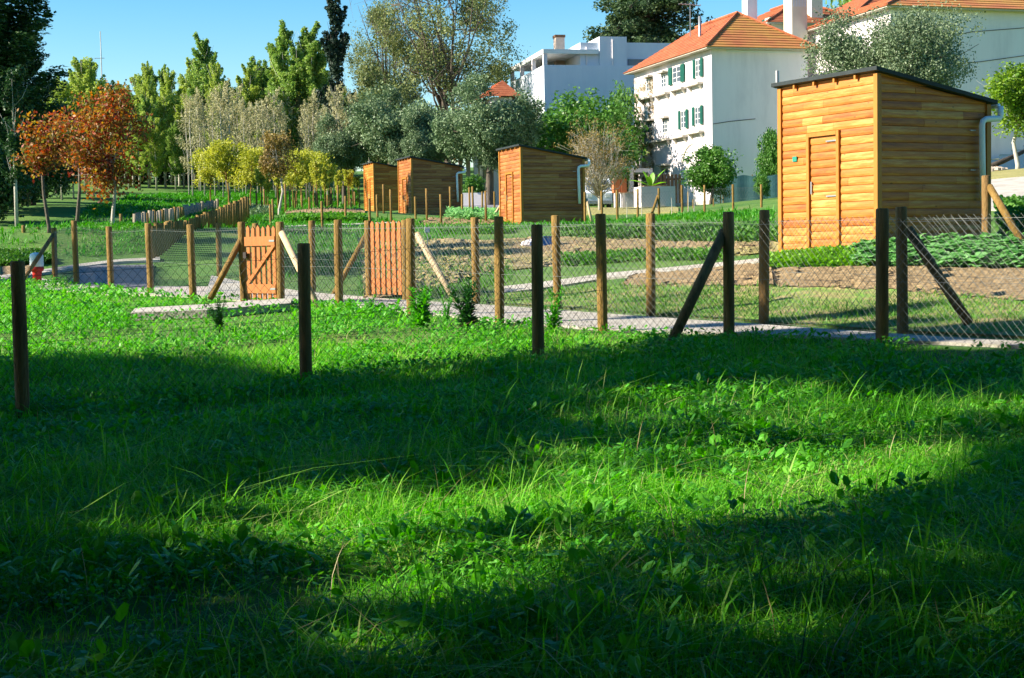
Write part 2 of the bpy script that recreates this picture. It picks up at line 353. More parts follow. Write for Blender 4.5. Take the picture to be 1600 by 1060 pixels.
FB = [(1720, 553, 15.6), (1378, 538, 17.1), (1141, 527, 18.6), (945, 520, 19.6), (784, 508, 21.2), (645, 492, 22.8), (534, 480, 25), (440, 478, 26.5), (385, 478, 27.3),
      (303, 467, 29), (239, 460, 31), (177, 455, 33.2), (123, 446, 35.2), (86, 441, 38)]
FC = [(1660, 540, 16.4), (1411, 525, 18), (1193, 510, 20), (1018, 497, 21.8), (873, 487, 23.6), (745, 478, 25.6), (637, 470, 27.3), (578, 463, 28.6), (488, 458, 30.5), (400, 444, 33.7), (342, 432, 37)]
FBw = [spot(p[0], p[2]) for p in FB]; FCw = [spot(p[0], p[2]) for p in FC]
def offs(P, d):
    P = np.array(P)[:, :2]; t = np.gradient(P, axis=0); t /= np.linalg.norm(t, axis=1)[:, None]
    return P + np.c_[t[:, 1], -t[:, 0]] * d      # positive = away from the camera for lines running right to left
# main path between the two fences
eB = offs(FBw[:10], .18); eC = offs(FCw, -.20)
ribbon('path', np.r_[[[16.5, 10.2]], eB], np.r_[[[17.2, 11.4]], eC], M['concrete'], .035, 'pale concrete path between the two wire fences', 'path')
ribbon('path', hits([(205, 503), (330, 498), (400, 492), (455, 487)]), hits([(212, 495), (330, 488), (400, 482), (455, 478)]), M['concrete'], .13, 'short pale concrete spur in the grass before the left gate', 'path')
ribbon('path', hits([(780, 462), (950, 438), (1080, 423), (1195, 412), (1228, 406)]), hits([(780, 452), (950, 430), (1080, 418), (1195, 407), (1228, 402)]), M['concrete'], .04, 'narrow pale path crossing the plots to the large shed', 'path')
ribbon('road', hits([(60, 452), (170, 462), (303, 466), (385, 470)]), hits([(60, 436), (170, 446), (240, 450), (330, 450)]), M['paving'], .03, 'pinkish paved strip behind the left fence', 'path')
ribbon('road', hits([(100, 448), (170, 452), (235, 452)]), hits([(120, 418), (180, 417), (240, 416)]), M['asphalt'], .045, 'grey asphalt road bend behind the left fence', 'road')
ribbon('kerb', hits([(0, 441), (60, 432), (130, 421), (190, 413), (250, 410)]), hits([(0, 435), (60, 427), (130, 416), (190, 409), (250, 406)]), M['concrete'], .07, 'pale concrete kerb along the far side of the road', 'kerb')
ribbon('grassy_strip', hits([(760, 476), (1018, 494), (1200, 507), (1400, 520), (1620, 531)]), hits([(760, 462), (960, 449), (1205, 452), (1400, 457), (1620, 477)]), M['grassdirt'], .03, 'patchy grass and bare soil strip along the rear fence', 'ground', rough=.012, st=.2)
ribbon('soil_bed', hits([(0, 433), (30, 432), (60, 426)]), hits([(0, 418), (30, 417), (60, 417)]), M['soil'], .04, 'small bare soil strip beside the road', 'soil', rough=.03)
ribbon('soil_bed', hits([(1205, 452), (1400, 458), (1620, 478)]), hits([(1205, 424), (1400, 422), (1620, 425)]), M['soil'], .04, 'broad bed of dry brown soil below the kale', 'soil', rough=.012, st=.09, wob=.05)
ribbon('soil_bed', hits([(960, 450), (1080, 452), (1206, 449)]), hits([(985, 434), (1080, 425), (1206, 414)]), M['soil'], .04, 'wedge of tilled brown soil beside the narrow path', 'soil', rough=.015, st=.1, wob=.05)
ribbon('soil_bed', hits([(560, 470), (640, 462), (760, 428), (900, 412), (1060, 405), (1215, 397)]), hits([(560, 372), (640, 372), (760, 378), (900, 372), (1060, 374), (1215, 384)]), M['dirt'], .03, 'weedy brown plots behind the second gate', 'soil', rough=.03, st=.16, wob=.06)
ribbon('soil_bed', hits([(790, 400), (900, 396), (1060, 393), (1210, 392)]), hits([(790, 383), (900, 378), (1060, 379), (1210, 386)]), M['soil'], .055, 'strip of bare tilled soil behind the middle plots', 'soil', rough=.02, st=.16, wob=.05)
ribbon('soil_bed', hits([(655, 354), (700, 353), (780, 352)]), hits([(655, 347), (700, 345), (780, 345)]), M['soil'], .05, 'bare mound of soil beside the red brown shed', 'soil', rough=.06, wob=.05)
ribbon('kerb', hits([(440, 358), (500, 356), (570, 354), (620, 352)]), hits([(440, 356), (500, 354), (570, 352), (620, 350)]), M['concrete'], .08, 'thin pale kerb along the far allotment track', 'kerb')
ribbon('soil_bed', hits([(445, 336), (520, 338), (570, 336)]), hits([(445, 330), (520, 331), (570, 330)]), M['soil'], .05, 'far strip of pale soil before the young trees', 'soil', rough=.02)
ribbon('road', hits([(720, 331), (760, 331), (800, 331)]), hits([(722, 312), (765, 306), (800, 306)]), M['asphalt'], .05, 'grey street glimpsed between two sheds', 'road')
ribbon('road', hits([(900, 337), (990, 335), (1060, 333)]), hits([(900, 326), (990, 325), (1060, 326)]), M['drygrass'], .05, 'yellowed verge before the white house', 'path')
ribbon('driveway', hits([(1540, 330), (1580, 331), (1640, 334)]), hits([(1540, 284), (1580, 280), (1640, 276)]), M['concrete'], .05, 'sunlit pale concrete driveway right of the large shed', 'driveway')
ribbon('dry_bank', hits([(1530, 283), (1580, 279), (1650, 275)]), hits([(1530, 245), (1580, 240), (1650, 236)]), M['drygrass'], .05, 'dry yellow grass bank above the driveway', 'bank')

# ---------------------------------------------------------------- grass blades
def blades(P, h, w, lean, rg, curl=.5, flat=0.0):
    """P (n,3) base points; h heights; w widths; returns verts of 3-segment blades and faces"""
    n = len(P); az = rg.uniform(0, 2 * math.pi, n); ln = np.abs(rg.normal(0, lean, n)) + .05
    d = np.c_[np.cos(az), np.sin(az), np.zeros(n)]; s = np.c_[-np.sin(az + rg.normal(0, .5, n)), np.cos(az), np.zeros(n)]
    pts = []
    for t, ww in ((0, .75), (.4, 1.0), (.75, .72), (1.0, .06)):
        k = ln * (t ** 1.9) * (1 + curl)
        z = h * (t - .35 * curl * np.minimum(ln, 1.2) * t ** 2.5)
        c = P + d * (h * k)[:, None] + np.c_[np.zeros(n), np.zeros(n), z]
        o = s * (w * ww / 2)[:, None]
        pts += [c - o, c + o]
    V = np.stack(pts, 1).reshape(-1, 3); b = (np.arange(n) * 8)[:, None]
    Fc = np.concatenate([b + np.array([[0, 1, 3, 2]]), b + np.array([[2, 3, 5, 4]]), b + np.array([[4, 5, 7, 6]])], 0)
    return V, Fc
lineB = np.array([(p[0], p[1]) for p in FBw])[::-1]      # x increasing
lineB = np.r_[lineB, [[17.0, 10.4]]]
def yB(x): return np.interp(x, lineB[:, 0], lineB[:, 1])
spurL, spurR = hits([(205, 503), (455, 487), (455, 478), (212, 495)]), None
def inpoly(x, y, poly):
    c = np.zeros(len(x), bool); n = len(poly)
    for i in range(n):
        x1, y1 = poly[i][:2]; x2, y2 = poly[(i + 1) % n][:2]
        k = ((y1 > y) != (y2 > y)) & (x < (x2 - x1) * (y - y1) / (y2 - y1 + 1e-12) + x1); c ^= k
    return c
def fine_noise(x, y, s, seed=0):
    r = np.random.default_rng(seed); o = np.zeros(len(x))
    for k in range(7):
        a = r.uniform(0, 6.28); f = s * r.uniform(.6, 1.8); ph = r.uniform(0, 6.28)
        o += np.sin(f * (x * math.cos(a) + y * math.sin(a)) + ph)
    return o / 7 ** .5
def hscale(x, y):
    s = np.clip(.45 + (yB(x) - y) / 3.0, .45, 1)
    gx_, gy_, gz_ = proj(np.c_[x, y, terr(x, y)]); f = (gx_ > 190 + (gy_ - 500) * .8) & (gx_ < 470) & (gy_ > 480) & (gy_ < 516 - (gx_ - 200) * .03)
    return np.where(f, .34, s)
def lawn_pts(n, y0, y1, rg, margin=1.2, edge=.15):
    y = np.sqrt(rg.uniform(y0 ** 2, y1 ** 2, n)); hw = y / 3 + margin
    x = rg.uniform(-1, 1, n) * hw
    ok = (y < yB(x) - edge) & ~inpoly(x, y, spurL)
    x, y = x[ok], y[ok]; return np.c_[x, y, terr(x, y)]
parts = []; vb = 0
def lawn(n, y0, y1, hm, wm, lean, seed, curl=.5, margin=1.2, edge=.15):
    global vb
    rg = np.random.default_rng(seed); P = lawn_pts(n, y0, y1, rg, margin, edge)
    nz = fine_noise(P[:, 0], P[:, 1], 1.6, 5); keep = rg.uniform(0, 1, len(P)) < np.clip(.75 + .3 * nz, .25, 1); P = P[keep]; nz = nz[keep]
    h = hm * rg.lognormal(0, .35, len(P)) * np.clip(1 + .28 * nz, .5, 1.6) * hscale(P[:, 0], P[:, 1]); w = wm * rg.uniform(.6, 1.3, len(P))
    V, Fc = blades(P, h, w, lean, rg, curl); parts.append((V, Fc + vb)); vb += len(V)
lawn(235000, 4.6, 11, .088, .0064, .75, 1, margin=3.6)
lawn(25000, 4.8, 14, .19, .0085, .95, 2, .9, margin=3.6)
lawn(165000, 11, 19, .09, .009, .75, 3, margin=4)
lawn(80000, 18.5, 40, .10, .012, .6, 4, margin=3)
V = np.concatenate([p[0] for p in parts]); Fc = np.concatenate([p[1] for p in parts])
tag(link_np('lawn_grass', V, 4, M['grass'], Fc=Fc), 'lush uncut green grass filling the foreground', 'grass', kind='stuff')

rgd = np.random.default_rng(44); Pd = lawn_pts(5200, 5.2, 20, rgd); Vd, Fd = blades(Pd, .16 * rgd.lognormal(0, .35, len(Pd)), np.full(len(Pd), .0045), 1.3, rgd, .8)
tag(link_np('dry_stalks', Vd, 4, M['straw'], Fc=Fd), 'thin dead straw stalks mixed into the green grass', 'straw', kind='stuff')
def leaves(P, L, Wd, tilt, rg, updir=None):
    """broad leaves: 6-vertex ovals with a fold. P (n,3), L lengths"""
    n = len(P); az = rg.uniform(0, 6.283, n); el = rg.normal(tilt, .35, n)
    d = np.c_[np.cos(az) * np.cos(el), np.sin(az) * np.cos(el), np.sin(el)]
    s = np.c_[-np.sin(az), np.cos(az), rg.normal(0, .35, n)]; s /= np.linalg.norm(s, axis=1)[:, None]
    L = L[:, None]; w = Wd[:, None]
    up_ = np.cross(d, s)
    a = P; b = P + d * L * .35 + s * w * .42; c = P + d * L * .75 + s * w * .36 - up_ * L * -.04; t = P + d * L
    e = P + d * L * .75 - s * w * .36; f = P + d * L * .35 - s * w * .42
    mid = P + d * L * .5 + up_ * L * .07
    V = np.stack([a, b, c, t, e, f, mid], 1).reshape(-1, 3); q = (np.arange(n) * 7)[:, None]
    Fc = np.concatenate([q + np.array([[0, 1, 2, 6]]), q + np.array([[6, 2, 3, 4]]), q + np.array([[0, 6, 4, 5]])], 0)
    return V, Fc
def weeds(name, n, y0, y1, per, L0, seed, mat, label, zlo, zhi, spread, tilt=.35):
    rg = np.random.default_rng(seed); P = lawn_pts(int(n * 1.3), y0, y1, rg, 3.4, .2)
    nz = fine_noise(P[:, 0], P[:, 1], 2.1, 9); P = P[rg.uniform(0, 1, len(P)) < np.clip(.5 + .5 * nz, .05, 1) * np.where(hscale(P[:, 0], P[:, 1]) < .36, .25, 1)]
    Q = np.repeat(P, per, 0); Q = Q + np.c_[rg.normal(0, spread, (len(Q), 2)), rg.uniform(zlo, zhi, len(Q))]
    L = L0 * rg.uniform(.6, 1.35, len(Q)); V, Fc = leaves(Q, L, L * rg.uniform(.5, .8, len(Q)), tilt, rg)
    tag(link_np(name, V, 4, mat, Fc=Fc), label, 'weeds', kind='stuff')
weeds('clover_cover', 26000, 5.2, 15, 8, .034, 21, M['weed'], 'small round clover leaves low among the grass', .02, .11, .06, .3)
weeds('dock_leaves', 3000, 5.2, 15, 5, .08, 22, M['weed'], 'broad dock leaves scattered through the foreground grass', .05, .14, .05, .45)
weeds('leafy_ground_cover', 16000, 13, 26, 6, .06, 23, M['weed'], 'bright leafy weeds thick along the fence line', .03, .13, .07, .4)
weeds('leafy_ground_cover', 9000, 22, 40, 5, .09, 24, M['weed'], 'sunlit leafy weeds at the left fence', .03, .15, .1, .4)

# low vegetation on the far side of the fences
def scatter_field(name, polys, n, h, w, seed, mat, label, per=1, cat='grass'):
    rg = np.random.default_rng(seed); out = []
    for poly, frac in polys:
        Q = np.array([p[:2] for p in hits(poly)]); lo, hi = Q.min(0), Q.max(0)
        x = rg.uniform(lo[0], hi[0], int(n * frac)); y = rg.uniform(lo[1], hi[1], int(n * frac)); k = inpoly(x, y, Q)
        nz = fine_noise(x, y, 1.2, seed + 1); k &= rg.uniform(0, 1, len(x)) < np.clip(.6 + .5 * nz, .08, 1)
        out.append(np.c_[x[k], y[k]])
    P = np.concatenate(out); P = np.c_[P, terr_mesh(P[:, 0], P[:, 1])]
    dist = P[:, 1] / 25
    V, Fc = blades(P, h * rg.lognormal(0, .35, len(P)) * dist ** .3, w * rg.uniform(.6, 1.3, len(P)) * dist ** .8, .8, rg, .6)
    tag(link_np(name, V, 4, mat, Fc=Fc), label, cat, kind='stuff')
scatter_field('plot_grass', [([(690, 472), (760, 474), (870, 485), (1018, 495), (1190, 507), (1205, 453), (960, 449), (850, 458)], 1.0),
    ([(1200, 509), (1400, 522), (1620, 530), (1620, 476), (1400, 456), (1205, 451)], .8),
    ([(560, 420), (700, 395), (800, 400), (800, 440), (700, 465), (560, 466)], .7)], 30000, .075, .014, 31, M['clump'], 'low green grass and weeds between the garden paths')
scatter_field('meadow_grass', [([(455, 440), (560, 420), (700, 372), (900, 352), (1210, 350), (1210, 330), (900, 340), (640, 346), (450, 340), (400, 350), (400, 420)], 1.5),
    ([(0, 410), (60, 410), (180, 400), (240, 395), (420, 340), (560, 330), (560, 300), (330, 300), (200, 308), (0, 360)], 3.5)], 34000, .10, .022, 32, M['meadow_blades'], 'short sunlit meadow grass behind the plots')

# ---------------------------------------------------------------- foliage
def leafcloud(C, per, size, rg, shape=.55, droop=0.0, upb=.3):
    """C (n,4) clump centres and radii -> rhombic leaves"""
    Q = np.repeat(C, per, 0); n = len(Q)
    v = rg.normal(0, 1, (n, 3)); v /= np.linalg.norm(v, axis=1)[:, None]
    P = Q[:, :3] + v * (Q[:, 3:4] * rg.uniform(.15, 1, (n, 1)) ** .6)
    nrm = rg.normal(0, 1, (n, 3)) + v * .8 + np.array([0, 0, upb]); nrm /= np.linalg.norm(nrm, axis=1)[:, None]
    a = np.cross(nrm, rg.normal(0, 1, (n, 3)) + np.array([0, 0, .001])); a /= np.linalg.norm(a, axis=1)[:, None]
    if droop: a[:, 2] -= droop; a /= np.linalg.norm(a, axis=1)[:, None]
    b = np.cross(nrm, a); b /= (np.linalg.norm(b, axis=1)[:, None] + 1e-9)
    s = (size * rg.uniform(.55, 1.35, n))[:, None]
    V = np.stack([P - a * s * .5, P + b * s * shape * .5 + a * s * .05, P + a * s * .5, P - b * s * shape * .5 + a * s * .05], 1).reshape(-1, 3)
    return V
def lobes_round(H0, H1, Rx, Ry, nl, rg, fill=.42):
    """lobe centres inside an egg between heights H0 and H1"""
    hz = (H1 - H0) / 2; c = []
    for i in range(nl):
        v = rg.normal(0, 1, 3); v /= np.linalg.norm(v); k = rg.uniform(.35, .68)
        r = fill * rg.uniform(.7, 1.15) * min(Rx, hz)
        c.append((v[0] * k * Rx, v[1] * k * Ry, H0 + hz + v[2] * k * hz, r))
    return c
def clumps_on(lobes, n, cr, rg, zs=1.0):
    lob = np.array(lobes); w = lob[:, 3] ** 2; pick = rg.choice(len(lob), n, p=w / w.sum())
    v = rg.normal(0, 1, (n, 3)); v /= np.linalg.norm(v, axis=1)[:, None]; v[:, 2] *= zs
    P = lob[pick, :3] + v * (lob[pick, 3:4] * rg.uniform(.55, 1.05, (n, 1)))
    return np.c_[P, cr * rg.uniform(.6, 1.3, n)]
def limbs(mb, base, H, lobes, r0, rg, trunk_top=.5, seg=7, nmax=12):
    top = np.array([rg.normal(0, .03) * H, rg.normal(0, .03) * H, H * trunk_top])
    mid = top * .5 + np.array([rg.normal(0, .02) * H, rg.normal(0, .02) * H, 0])
    mb.tube([(0, 0, -.3), (0, 0, .05 * H), mid, top], [r0 * 1.25, r0, r0 * .8, r0 * .6], seg)
    for l in sorted(lobes, key=lambda l: -l[3])[:nmax]:
        e = np.array(l[:3]); t = rg.uniform(.35, 1); s = (mid * (1 - t) + top * t); q = (s + e) / 2 + np.array([0, 0, -.06 * H]) * rg.uniform(.2, 1)
        mb.tube([s, q, e], [r0 * .42, r0 * .28, r0 * .1], 5)
        for k in range(3):
            v = rg.normal(0, 1, 3) * l[3] * .6; mb.tube([q * .4 + e * .6, e + v], [r0 * .14, r0 * .04], 4)
TREES = {}
def make_tree(key, style, H, Wd, mat, bark, label, cat='tree', name='tree', group=None, seed=1, H0=None, nl=12, clumps=150, per=60, leaf=.14, cr=None, r0=None, shape=.55, ratio=1.0):
    rg = np.random.default_rng(seed); Rx = Wd / 2; H0 = H * .3 if H0 is None else H0; r0 = r0 or H * .018
    root = thing(name, (0, 0, 0), 0, label, cat, group); tb = MB()
    if style == 'round':
        lob = lobes_round(H0, H, Rx, Rx * ratio, nl, rg); C = clumps_on(lob, clumps, cr or Rx * .2, rg); limbs(tb, 0, H, lob, r0, rg, trunk_top=(H0 + .35 * (H - H0)) / H)
    elif style == 'column':
        nb = max(14, clumps // 6); zb = H0 + (H * .90 - H0) * rg.uniform(0, 1, nb) ** .9; u = (zb - H0) / (H - H0)
        prof = np.clip(np.sin(math.pi * np.clip(u * .72 + .26, 0, 1)) ** .8, .12, 1) * rg.uniform(.55, 1.15, nb); a = rg.uniform(0, 6.283, nb); Lb = H * rg.uniform(.09, .17, nb) * (.5 + .5 * prof)
        ts = np.linspace(.12, 1, 6); C = np.concatenate([np.c_[np.cos(a) * Rx * prof * t_ ** .8, np.sin(a) * Rx * prof * t_ ** .8, zb + Lb * t_, (cr or Rx * .32) * rg.uniform(.55, 1.1, nb) * (1.1 - .55 * t_) * (.45 + .55 * prof)] for t_ in ts])
        tb.tube([(0, 0, -.3), (0, 0, H * .3), (rg.normal(0, .1), 0, H * .65), (0, 0, H * .97)], [r0 * 1.2, r0, r0 * .6, r0 * .1], 7)
        for i in range(16):
            zz = rg.uniform(H0, H * .85); aa = rg.uniform(0, 6.28); q = Rx * rg.uniform(.4, .8)
            tb.tube([(0, 0, zz), (math.cos(aa) * q * .6, math.sin(aa) * q * .6, zz + H * .06), (math.cos(aa) * q, math.sin(aa) * q, zz + H * .14)], [r0 * .3, r0 * .18, r0 * .05], 4)
    elif style == 'loose':
        lob = lobes_round(H0, H, Rx, Rx * ratio, nl, rg, fill=.20)
        lob = [(l[0] * rg.uniform(.8, 1.35), l[1] * 1.1, l[2], l[3]) for l in lob]; C = clumps_on(lob, clumps, cr or Rx * .13, rg, .7); limbs(tb, 0, H, lob, r0 * .9, rg, trunk_top=.38, nmax=16)
        # long scaffold limbs
        for i in range(7):
            a = rg.uniform(0, 6.28); k = rg.uniform(.3, .85); pts = [np.array([0, 0, H * rg.uniform(.2, .4)])]
            end = np.array([math.cos(a) * Rx * k, math.sin(a) * Rx * k, H * rg.uniform(.6, .92)])
            for s in (.33, .66, 1): pts.append(pts[0] * (1 - s) + end * s + rg.normal(0, .02 * H, 3))
            tb.tube(pts, [r0 * .55, r0 * .38, r0 * .22, r0 * .06], 6)
            for j in range(9):
                b = pts[1 + j % 3] + (pts[2] - pts[1]) * rg.uniform(-.4, .6); e = b + rg.normal(0, 1, 3) * np.array([.12, .12, .09]) * H * .7
                tb.tube([b, (b + e) / 2 + rg.normal(0, .02 * H, 3), e], [r0 * .14, r0 * .08, r0 * .03], 4)
                for q in range(3):
                    e2 = e + rg.normal(0, 1, 3) * H * .06; tb.tube([(b + e) / 2 * .4 + e * .6, e2], [r0 * .05, r0 * .02], 3)
    elif style == 'cedar':
        C = []; 
        tb.tube([(0, 0, -.3), (0, 0, H)], [r0 * 1.3, r0 * .2], 8)
        nlv = 13
        for i in range(nlv):
            z = H0 + (H - H0) * (i / (nlv - 1)); R_ = Rx * (1 - .75 * (i / (nlv - 1)) ** 1.5) * rg.uniform(.8, 1.1)
            for j in range(8):
                a = rg.uniform(0, 6.283); q = R_ * rg.uniform(.75, 1); ez = z - .04 * H * rg.uniform(0, 1)
                tb.tube([(0, 0, z), (math.cos(a) * q * .5, math.sin(a) * q * .5, z + .02 * H), (math.cos(a) * q, math.sin(a) * q, ez)], [r0 * .3, r0 * .18, r0 * .05], 4)
                for k in np.linspace(.25, 1, 9):
                    C.append((math.cos(a) * q * k + rg.normal(0, .3), math.sin(a) * q * k + rg.normal(0, .3), z + (ez - z) * k + rg.normal(0, .12), (cr or .5) * (1.2 - .5 * k) * rg.uniform(.7, 1.2)))
        C = np.array(C)
    elif style == 'twiggy':
        C = []
        for i in range(nl * 5):
            a = rg.uniform(0, 6.283); k = rg.uniform(.1, 1) ** .6; e = np.array([math.cos(a) * Rx * k, math.sin(a) * Rx * k, H0 + (H - H0) * rg.uniform(.25, 1) * (1 - .35 * k)])
            s = np.array([0, 0, H0 * rg.uniform(.5, 1.2)]); q = s * .45 + e * .55 + np.array([0, 0, -.08 * H]); q[:2] += rg.normal(0, .06 * H, 2)
            tb.tube([s, q, e], [r0 * .35, r0 * .2, r0 * .05], 4)
            for j in range(6):
                e2 = e + rg.normal(0, 1, 3) * .11 * H; tb.tube([q * .3 + e * .7, e2], [r0 * .08, r0 * .03], 3); C.append((*e2, .12 * Rx))
            C.append((*e, .16 * Rx))
        tb.tube([(0, 0, -.3), (0, 0, H0 * 1.1)], [r0 * 1.1, r0 * .8], 7); C = np.array(C)
    if per:
        V = leafcloud(C, per, leaf, rg, shape); z = V.reshape(-1, 4, 3).mean(1)
        V = V.reshape(-1, 4, 3)[z[:, 2] > .05].reshape(-1, 3)
        link_np('crown', V, 4, mat, root)
    tb.build('trunk', bark, root, smooth=True)
    TREES[key] = root
    return root
_used = set()
def plant(key, px, D, label=None, scale=1.0, rz=None, group=None, dz=0.0, zs=1.0):
    src = TREES[key]
    if key in _used: o = copy_tree(src)
    else: o = src; _used.add(key)
    P = spot(px, D); o.location = (P[0], P[1], P[2] + dz); o.scale = (scale, scale, scale * zs)
    o.rotation_euler = (0, 0, random.uniform(0, 6.28) if rz is None else rz)
    if label: o['label'] = label
    if group: o['group'] = group
    return o
# left: tall dark poplars at the frame edge
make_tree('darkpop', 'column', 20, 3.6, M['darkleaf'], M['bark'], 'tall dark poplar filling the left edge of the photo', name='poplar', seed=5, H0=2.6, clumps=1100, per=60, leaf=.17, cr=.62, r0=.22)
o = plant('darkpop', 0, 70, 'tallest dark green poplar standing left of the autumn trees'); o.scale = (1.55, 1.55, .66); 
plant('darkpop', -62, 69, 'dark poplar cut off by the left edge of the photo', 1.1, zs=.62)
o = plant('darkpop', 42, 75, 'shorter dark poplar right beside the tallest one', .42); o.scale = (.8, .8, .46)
# autumn trees
make_tree('autumn', 'round', 4.7, 2.9, M['autumn'], M['palebark'], 'larger red and orange autumn tree with pale trunk', name='autumn_tree', seed=9, H0=.7, nl=20, clumps=300, per=20, leaf=.13, cr=.40, r0=.06)
plant('autumn', 178, 50, scale=1.05, rz=1.0)
make_tree('autumn2', 'round', 3.6, 2.0, M['autumn'], M['bark'], 'smaller orange autumn tree beside the dark poplars', name='autumn_tree', seed=12, H0=1.7, nl=12, clumps=120, per=18, leaf=.13, cr=.38, r0=.06)
plant('autumn2', 78, 47)
plant('autumn2', 122, 53, 'low rusty orange tree between two larger autumn trees', 1.15)
# far poplars (behind)
make_tree('pop', 'column', 12, 3.0, M['poplar'], M['palebark'], 'p', name='poplar', seed=21, H0=2.2, clumps=400, per=46, leaf=.18, cr=.56, r0=.12)
make_tree('pop2', 'column', 12, 2.6, M['poplar_green'], M['palebark'], 'p', name='poplar', seed=22, H0=2.0, clumps=400, per=46, leaf=.18, cr=.52, r0=.12)
make_tree('pop3', 'round', 10, 4.6, M['poplar'], M['palebark'], 'p', name='leafy_tree', seed=23, H0=2.0, nl=16, clumps=280, per=80, leaf=.17, cr=.62, r0=.14)
def fit(key, px, base, top, D, label, H, g=None, wide=1.0):
    """plant so that its top reaches photo row top"""
    P = spot(px, D); h = at(px, top, D)[2] - P[2]; s = h / H
    o = plant(key, px, D, label, 1, group=g); o.scale = (s * wide, s * wide, s); return o
fit('pop3', 92, 0, 108, 112, 'pale green tree rising just right of the dark poplars', 10, wide=.8)
fit('pop', 138, 0, 92, 112, 'broad yellow green poplar behind the autumn trees', 12, wide=1.30)
fit('pop3', 160, 0, 122, 125, 'rounded green tree behind the broad poplar', 10)
fit('pop3', 212, 0, 120, 118, 'low rounded tree behind the tip of the red autumn tree', 10, wide=.8)
fit('pop', 238, 0, 100, 115, 'narrow poplar with bronze tip right of the autumn tree', 12, wide=0.72)
fit('pop2', 262, 0, 103, 120, 'thin poplar second right of the autumn tree', 12, wide=0.83)
fit('pop3', 284, 0, 128, 116, 'pale leafy tree left of the highest far poplar', 10, wide=.9)
fit('pop2', 327, 0, 55, 116, 'highest far poplar with a ragged pointed top', 12, wide=0.98)
fit('pop', 345, 0, 100, 110, 'yellowish poplar against the highest far poplar', 12, wide=0.83)
fit('pop3', 375, 0, 140, 125, 'low tree in the gap of the far tree line', 10)
fit('pop2', 407, 0, 90, 118, 'green poplar left of the twin poplars', 12, wide=1.15)
fit('pop2', 452, 0, 38, 112, 'left one of the dense twin green poplars', 12, wide=1.04)
fit('pop2', 490, 0, 38, 112, 'right one of the dense twin green poplars', 12, wide=1.19)
for px, top, w in ((112, 128, 1.3), (185, 130, 1.5), (225, 118, 1.2), (300, 118, 1.3), (358, 128, 1.3), (385, 122, 1.2), (432, 105, 1.2)):
    fit('pop', px, 0, top, 122 + (px % 7), 'pale green poplar in the broken skyline row', 12, 'pale poplars of the skyline row', wide=w)
make_tree('cyp', 'column', 16, 2.2, M['cypress'], M['darkbark'], 'slender blackish cypress rising above the frame', name='cypress', seed=31, H0=1.5, clumps=230, per=50, leaf=.26, cr=.5, r0=.15)
for px, top, w, k in ((98, 118, 1.1, 'pop2'), (125, 112, 1.2, 'pop'), (152, 100, 1.2, 'pop'), (172, 128, 1.2, 'pop2'), (200, 136, 1.2, 'pop'), (247, 112, 1.0, 'pop2'), (272, 110, 1.0, 'pop'), (312, 92, 1.0, 'pop'), (340, 84, 1.0, 'pop2'), (368, 138, 1.2, 'pop'), (396, 104, 1.0, 'pop'), (420, 98, 1.0, 'pop2'), (440, 70, 1.0, 'pop'), (472, 66, 1.0, 'pop2'), (505, 74, 1.0, 'pop')):
    fit(k, px, 0, top, 116 + (px % 9), 'feathery green poplar filling the skyline row', 12, 'feathery poplars of the skyline row', wide=w)
for px, top, w in ((104, 132, 1.0), (196, 142, 1.1), (232, 134, 1.0), (266, 126, 1.0), (300, 120, 1.1), (352, 118, 1.0), (392, 122, 1.1), (428, 112, 1.0), (470, 96, 1.0), (512, 104, 1.0), (548, 112, 1.0), (580, 120, 1.0)):
    fit('pop3', px, 0, top, 128 + (px % 7), 'pale green tree closing the gaps of the skyline row', 10, 'pale trees closing the skyline row', wide=w * .8)
fit('cyp', 534, 0, -12, 108, None, 16, wide=1.4*.85)
make_tree('yg', 'round', 7, 4.2, M['yelgreen'], M['palebark'], 'bright yellow green tree below the twin poplars', name='leafy_tree', seed=33, H0=1.5, nl=12, clumps=150, per=45, leaf=.22, cr=.6, r0=.1)
fit('yg', 480, 0, 102, 118, None, 7, wide=.85)
# pale slender grove
for i, (px, top, w, k) in enumerate(((222, 175, .9, 'pop'), (236, 150, .7, 'pop2'), (248, 185, .8, 'pop'), (262, 160, .9, 'pop'), (278, 190, .8, 'pop2'), (291, 165, .8, 'pop'), (205, 190, .8, 'pop2'), (308, 175, .8, 'pop'), (190, 200, .8, 'pop'))):
    fit(k, px, 0, top, 107 + (i * 5) % 9, 'white trunked young poplar at the edge of the bright meadow', 12, 'white trunked poplars at the meadow edge', wide=w * 1.5)
make_tree('slim', 'column', 6.5, 1.4, M['palegrove'], M['palebark'], 'slender pale trunked tree in the thin leaved grove', name='slender_tree', seed=41, H0=1.2, clumps=110, per=10, leaf=.12, cr=.36, r0=.045)
rs = random.Random(4)
for i in range(42):
    px = 300 + i * 6.2 + rs.uniform(-3, 3); D = rs.uniform(98, 113)
    plant('slim', px, D, 'slender pale trunked tree in the thin leaved grove', rs.uniform(.9, 1.2), group='slender pale trees of the young grove')
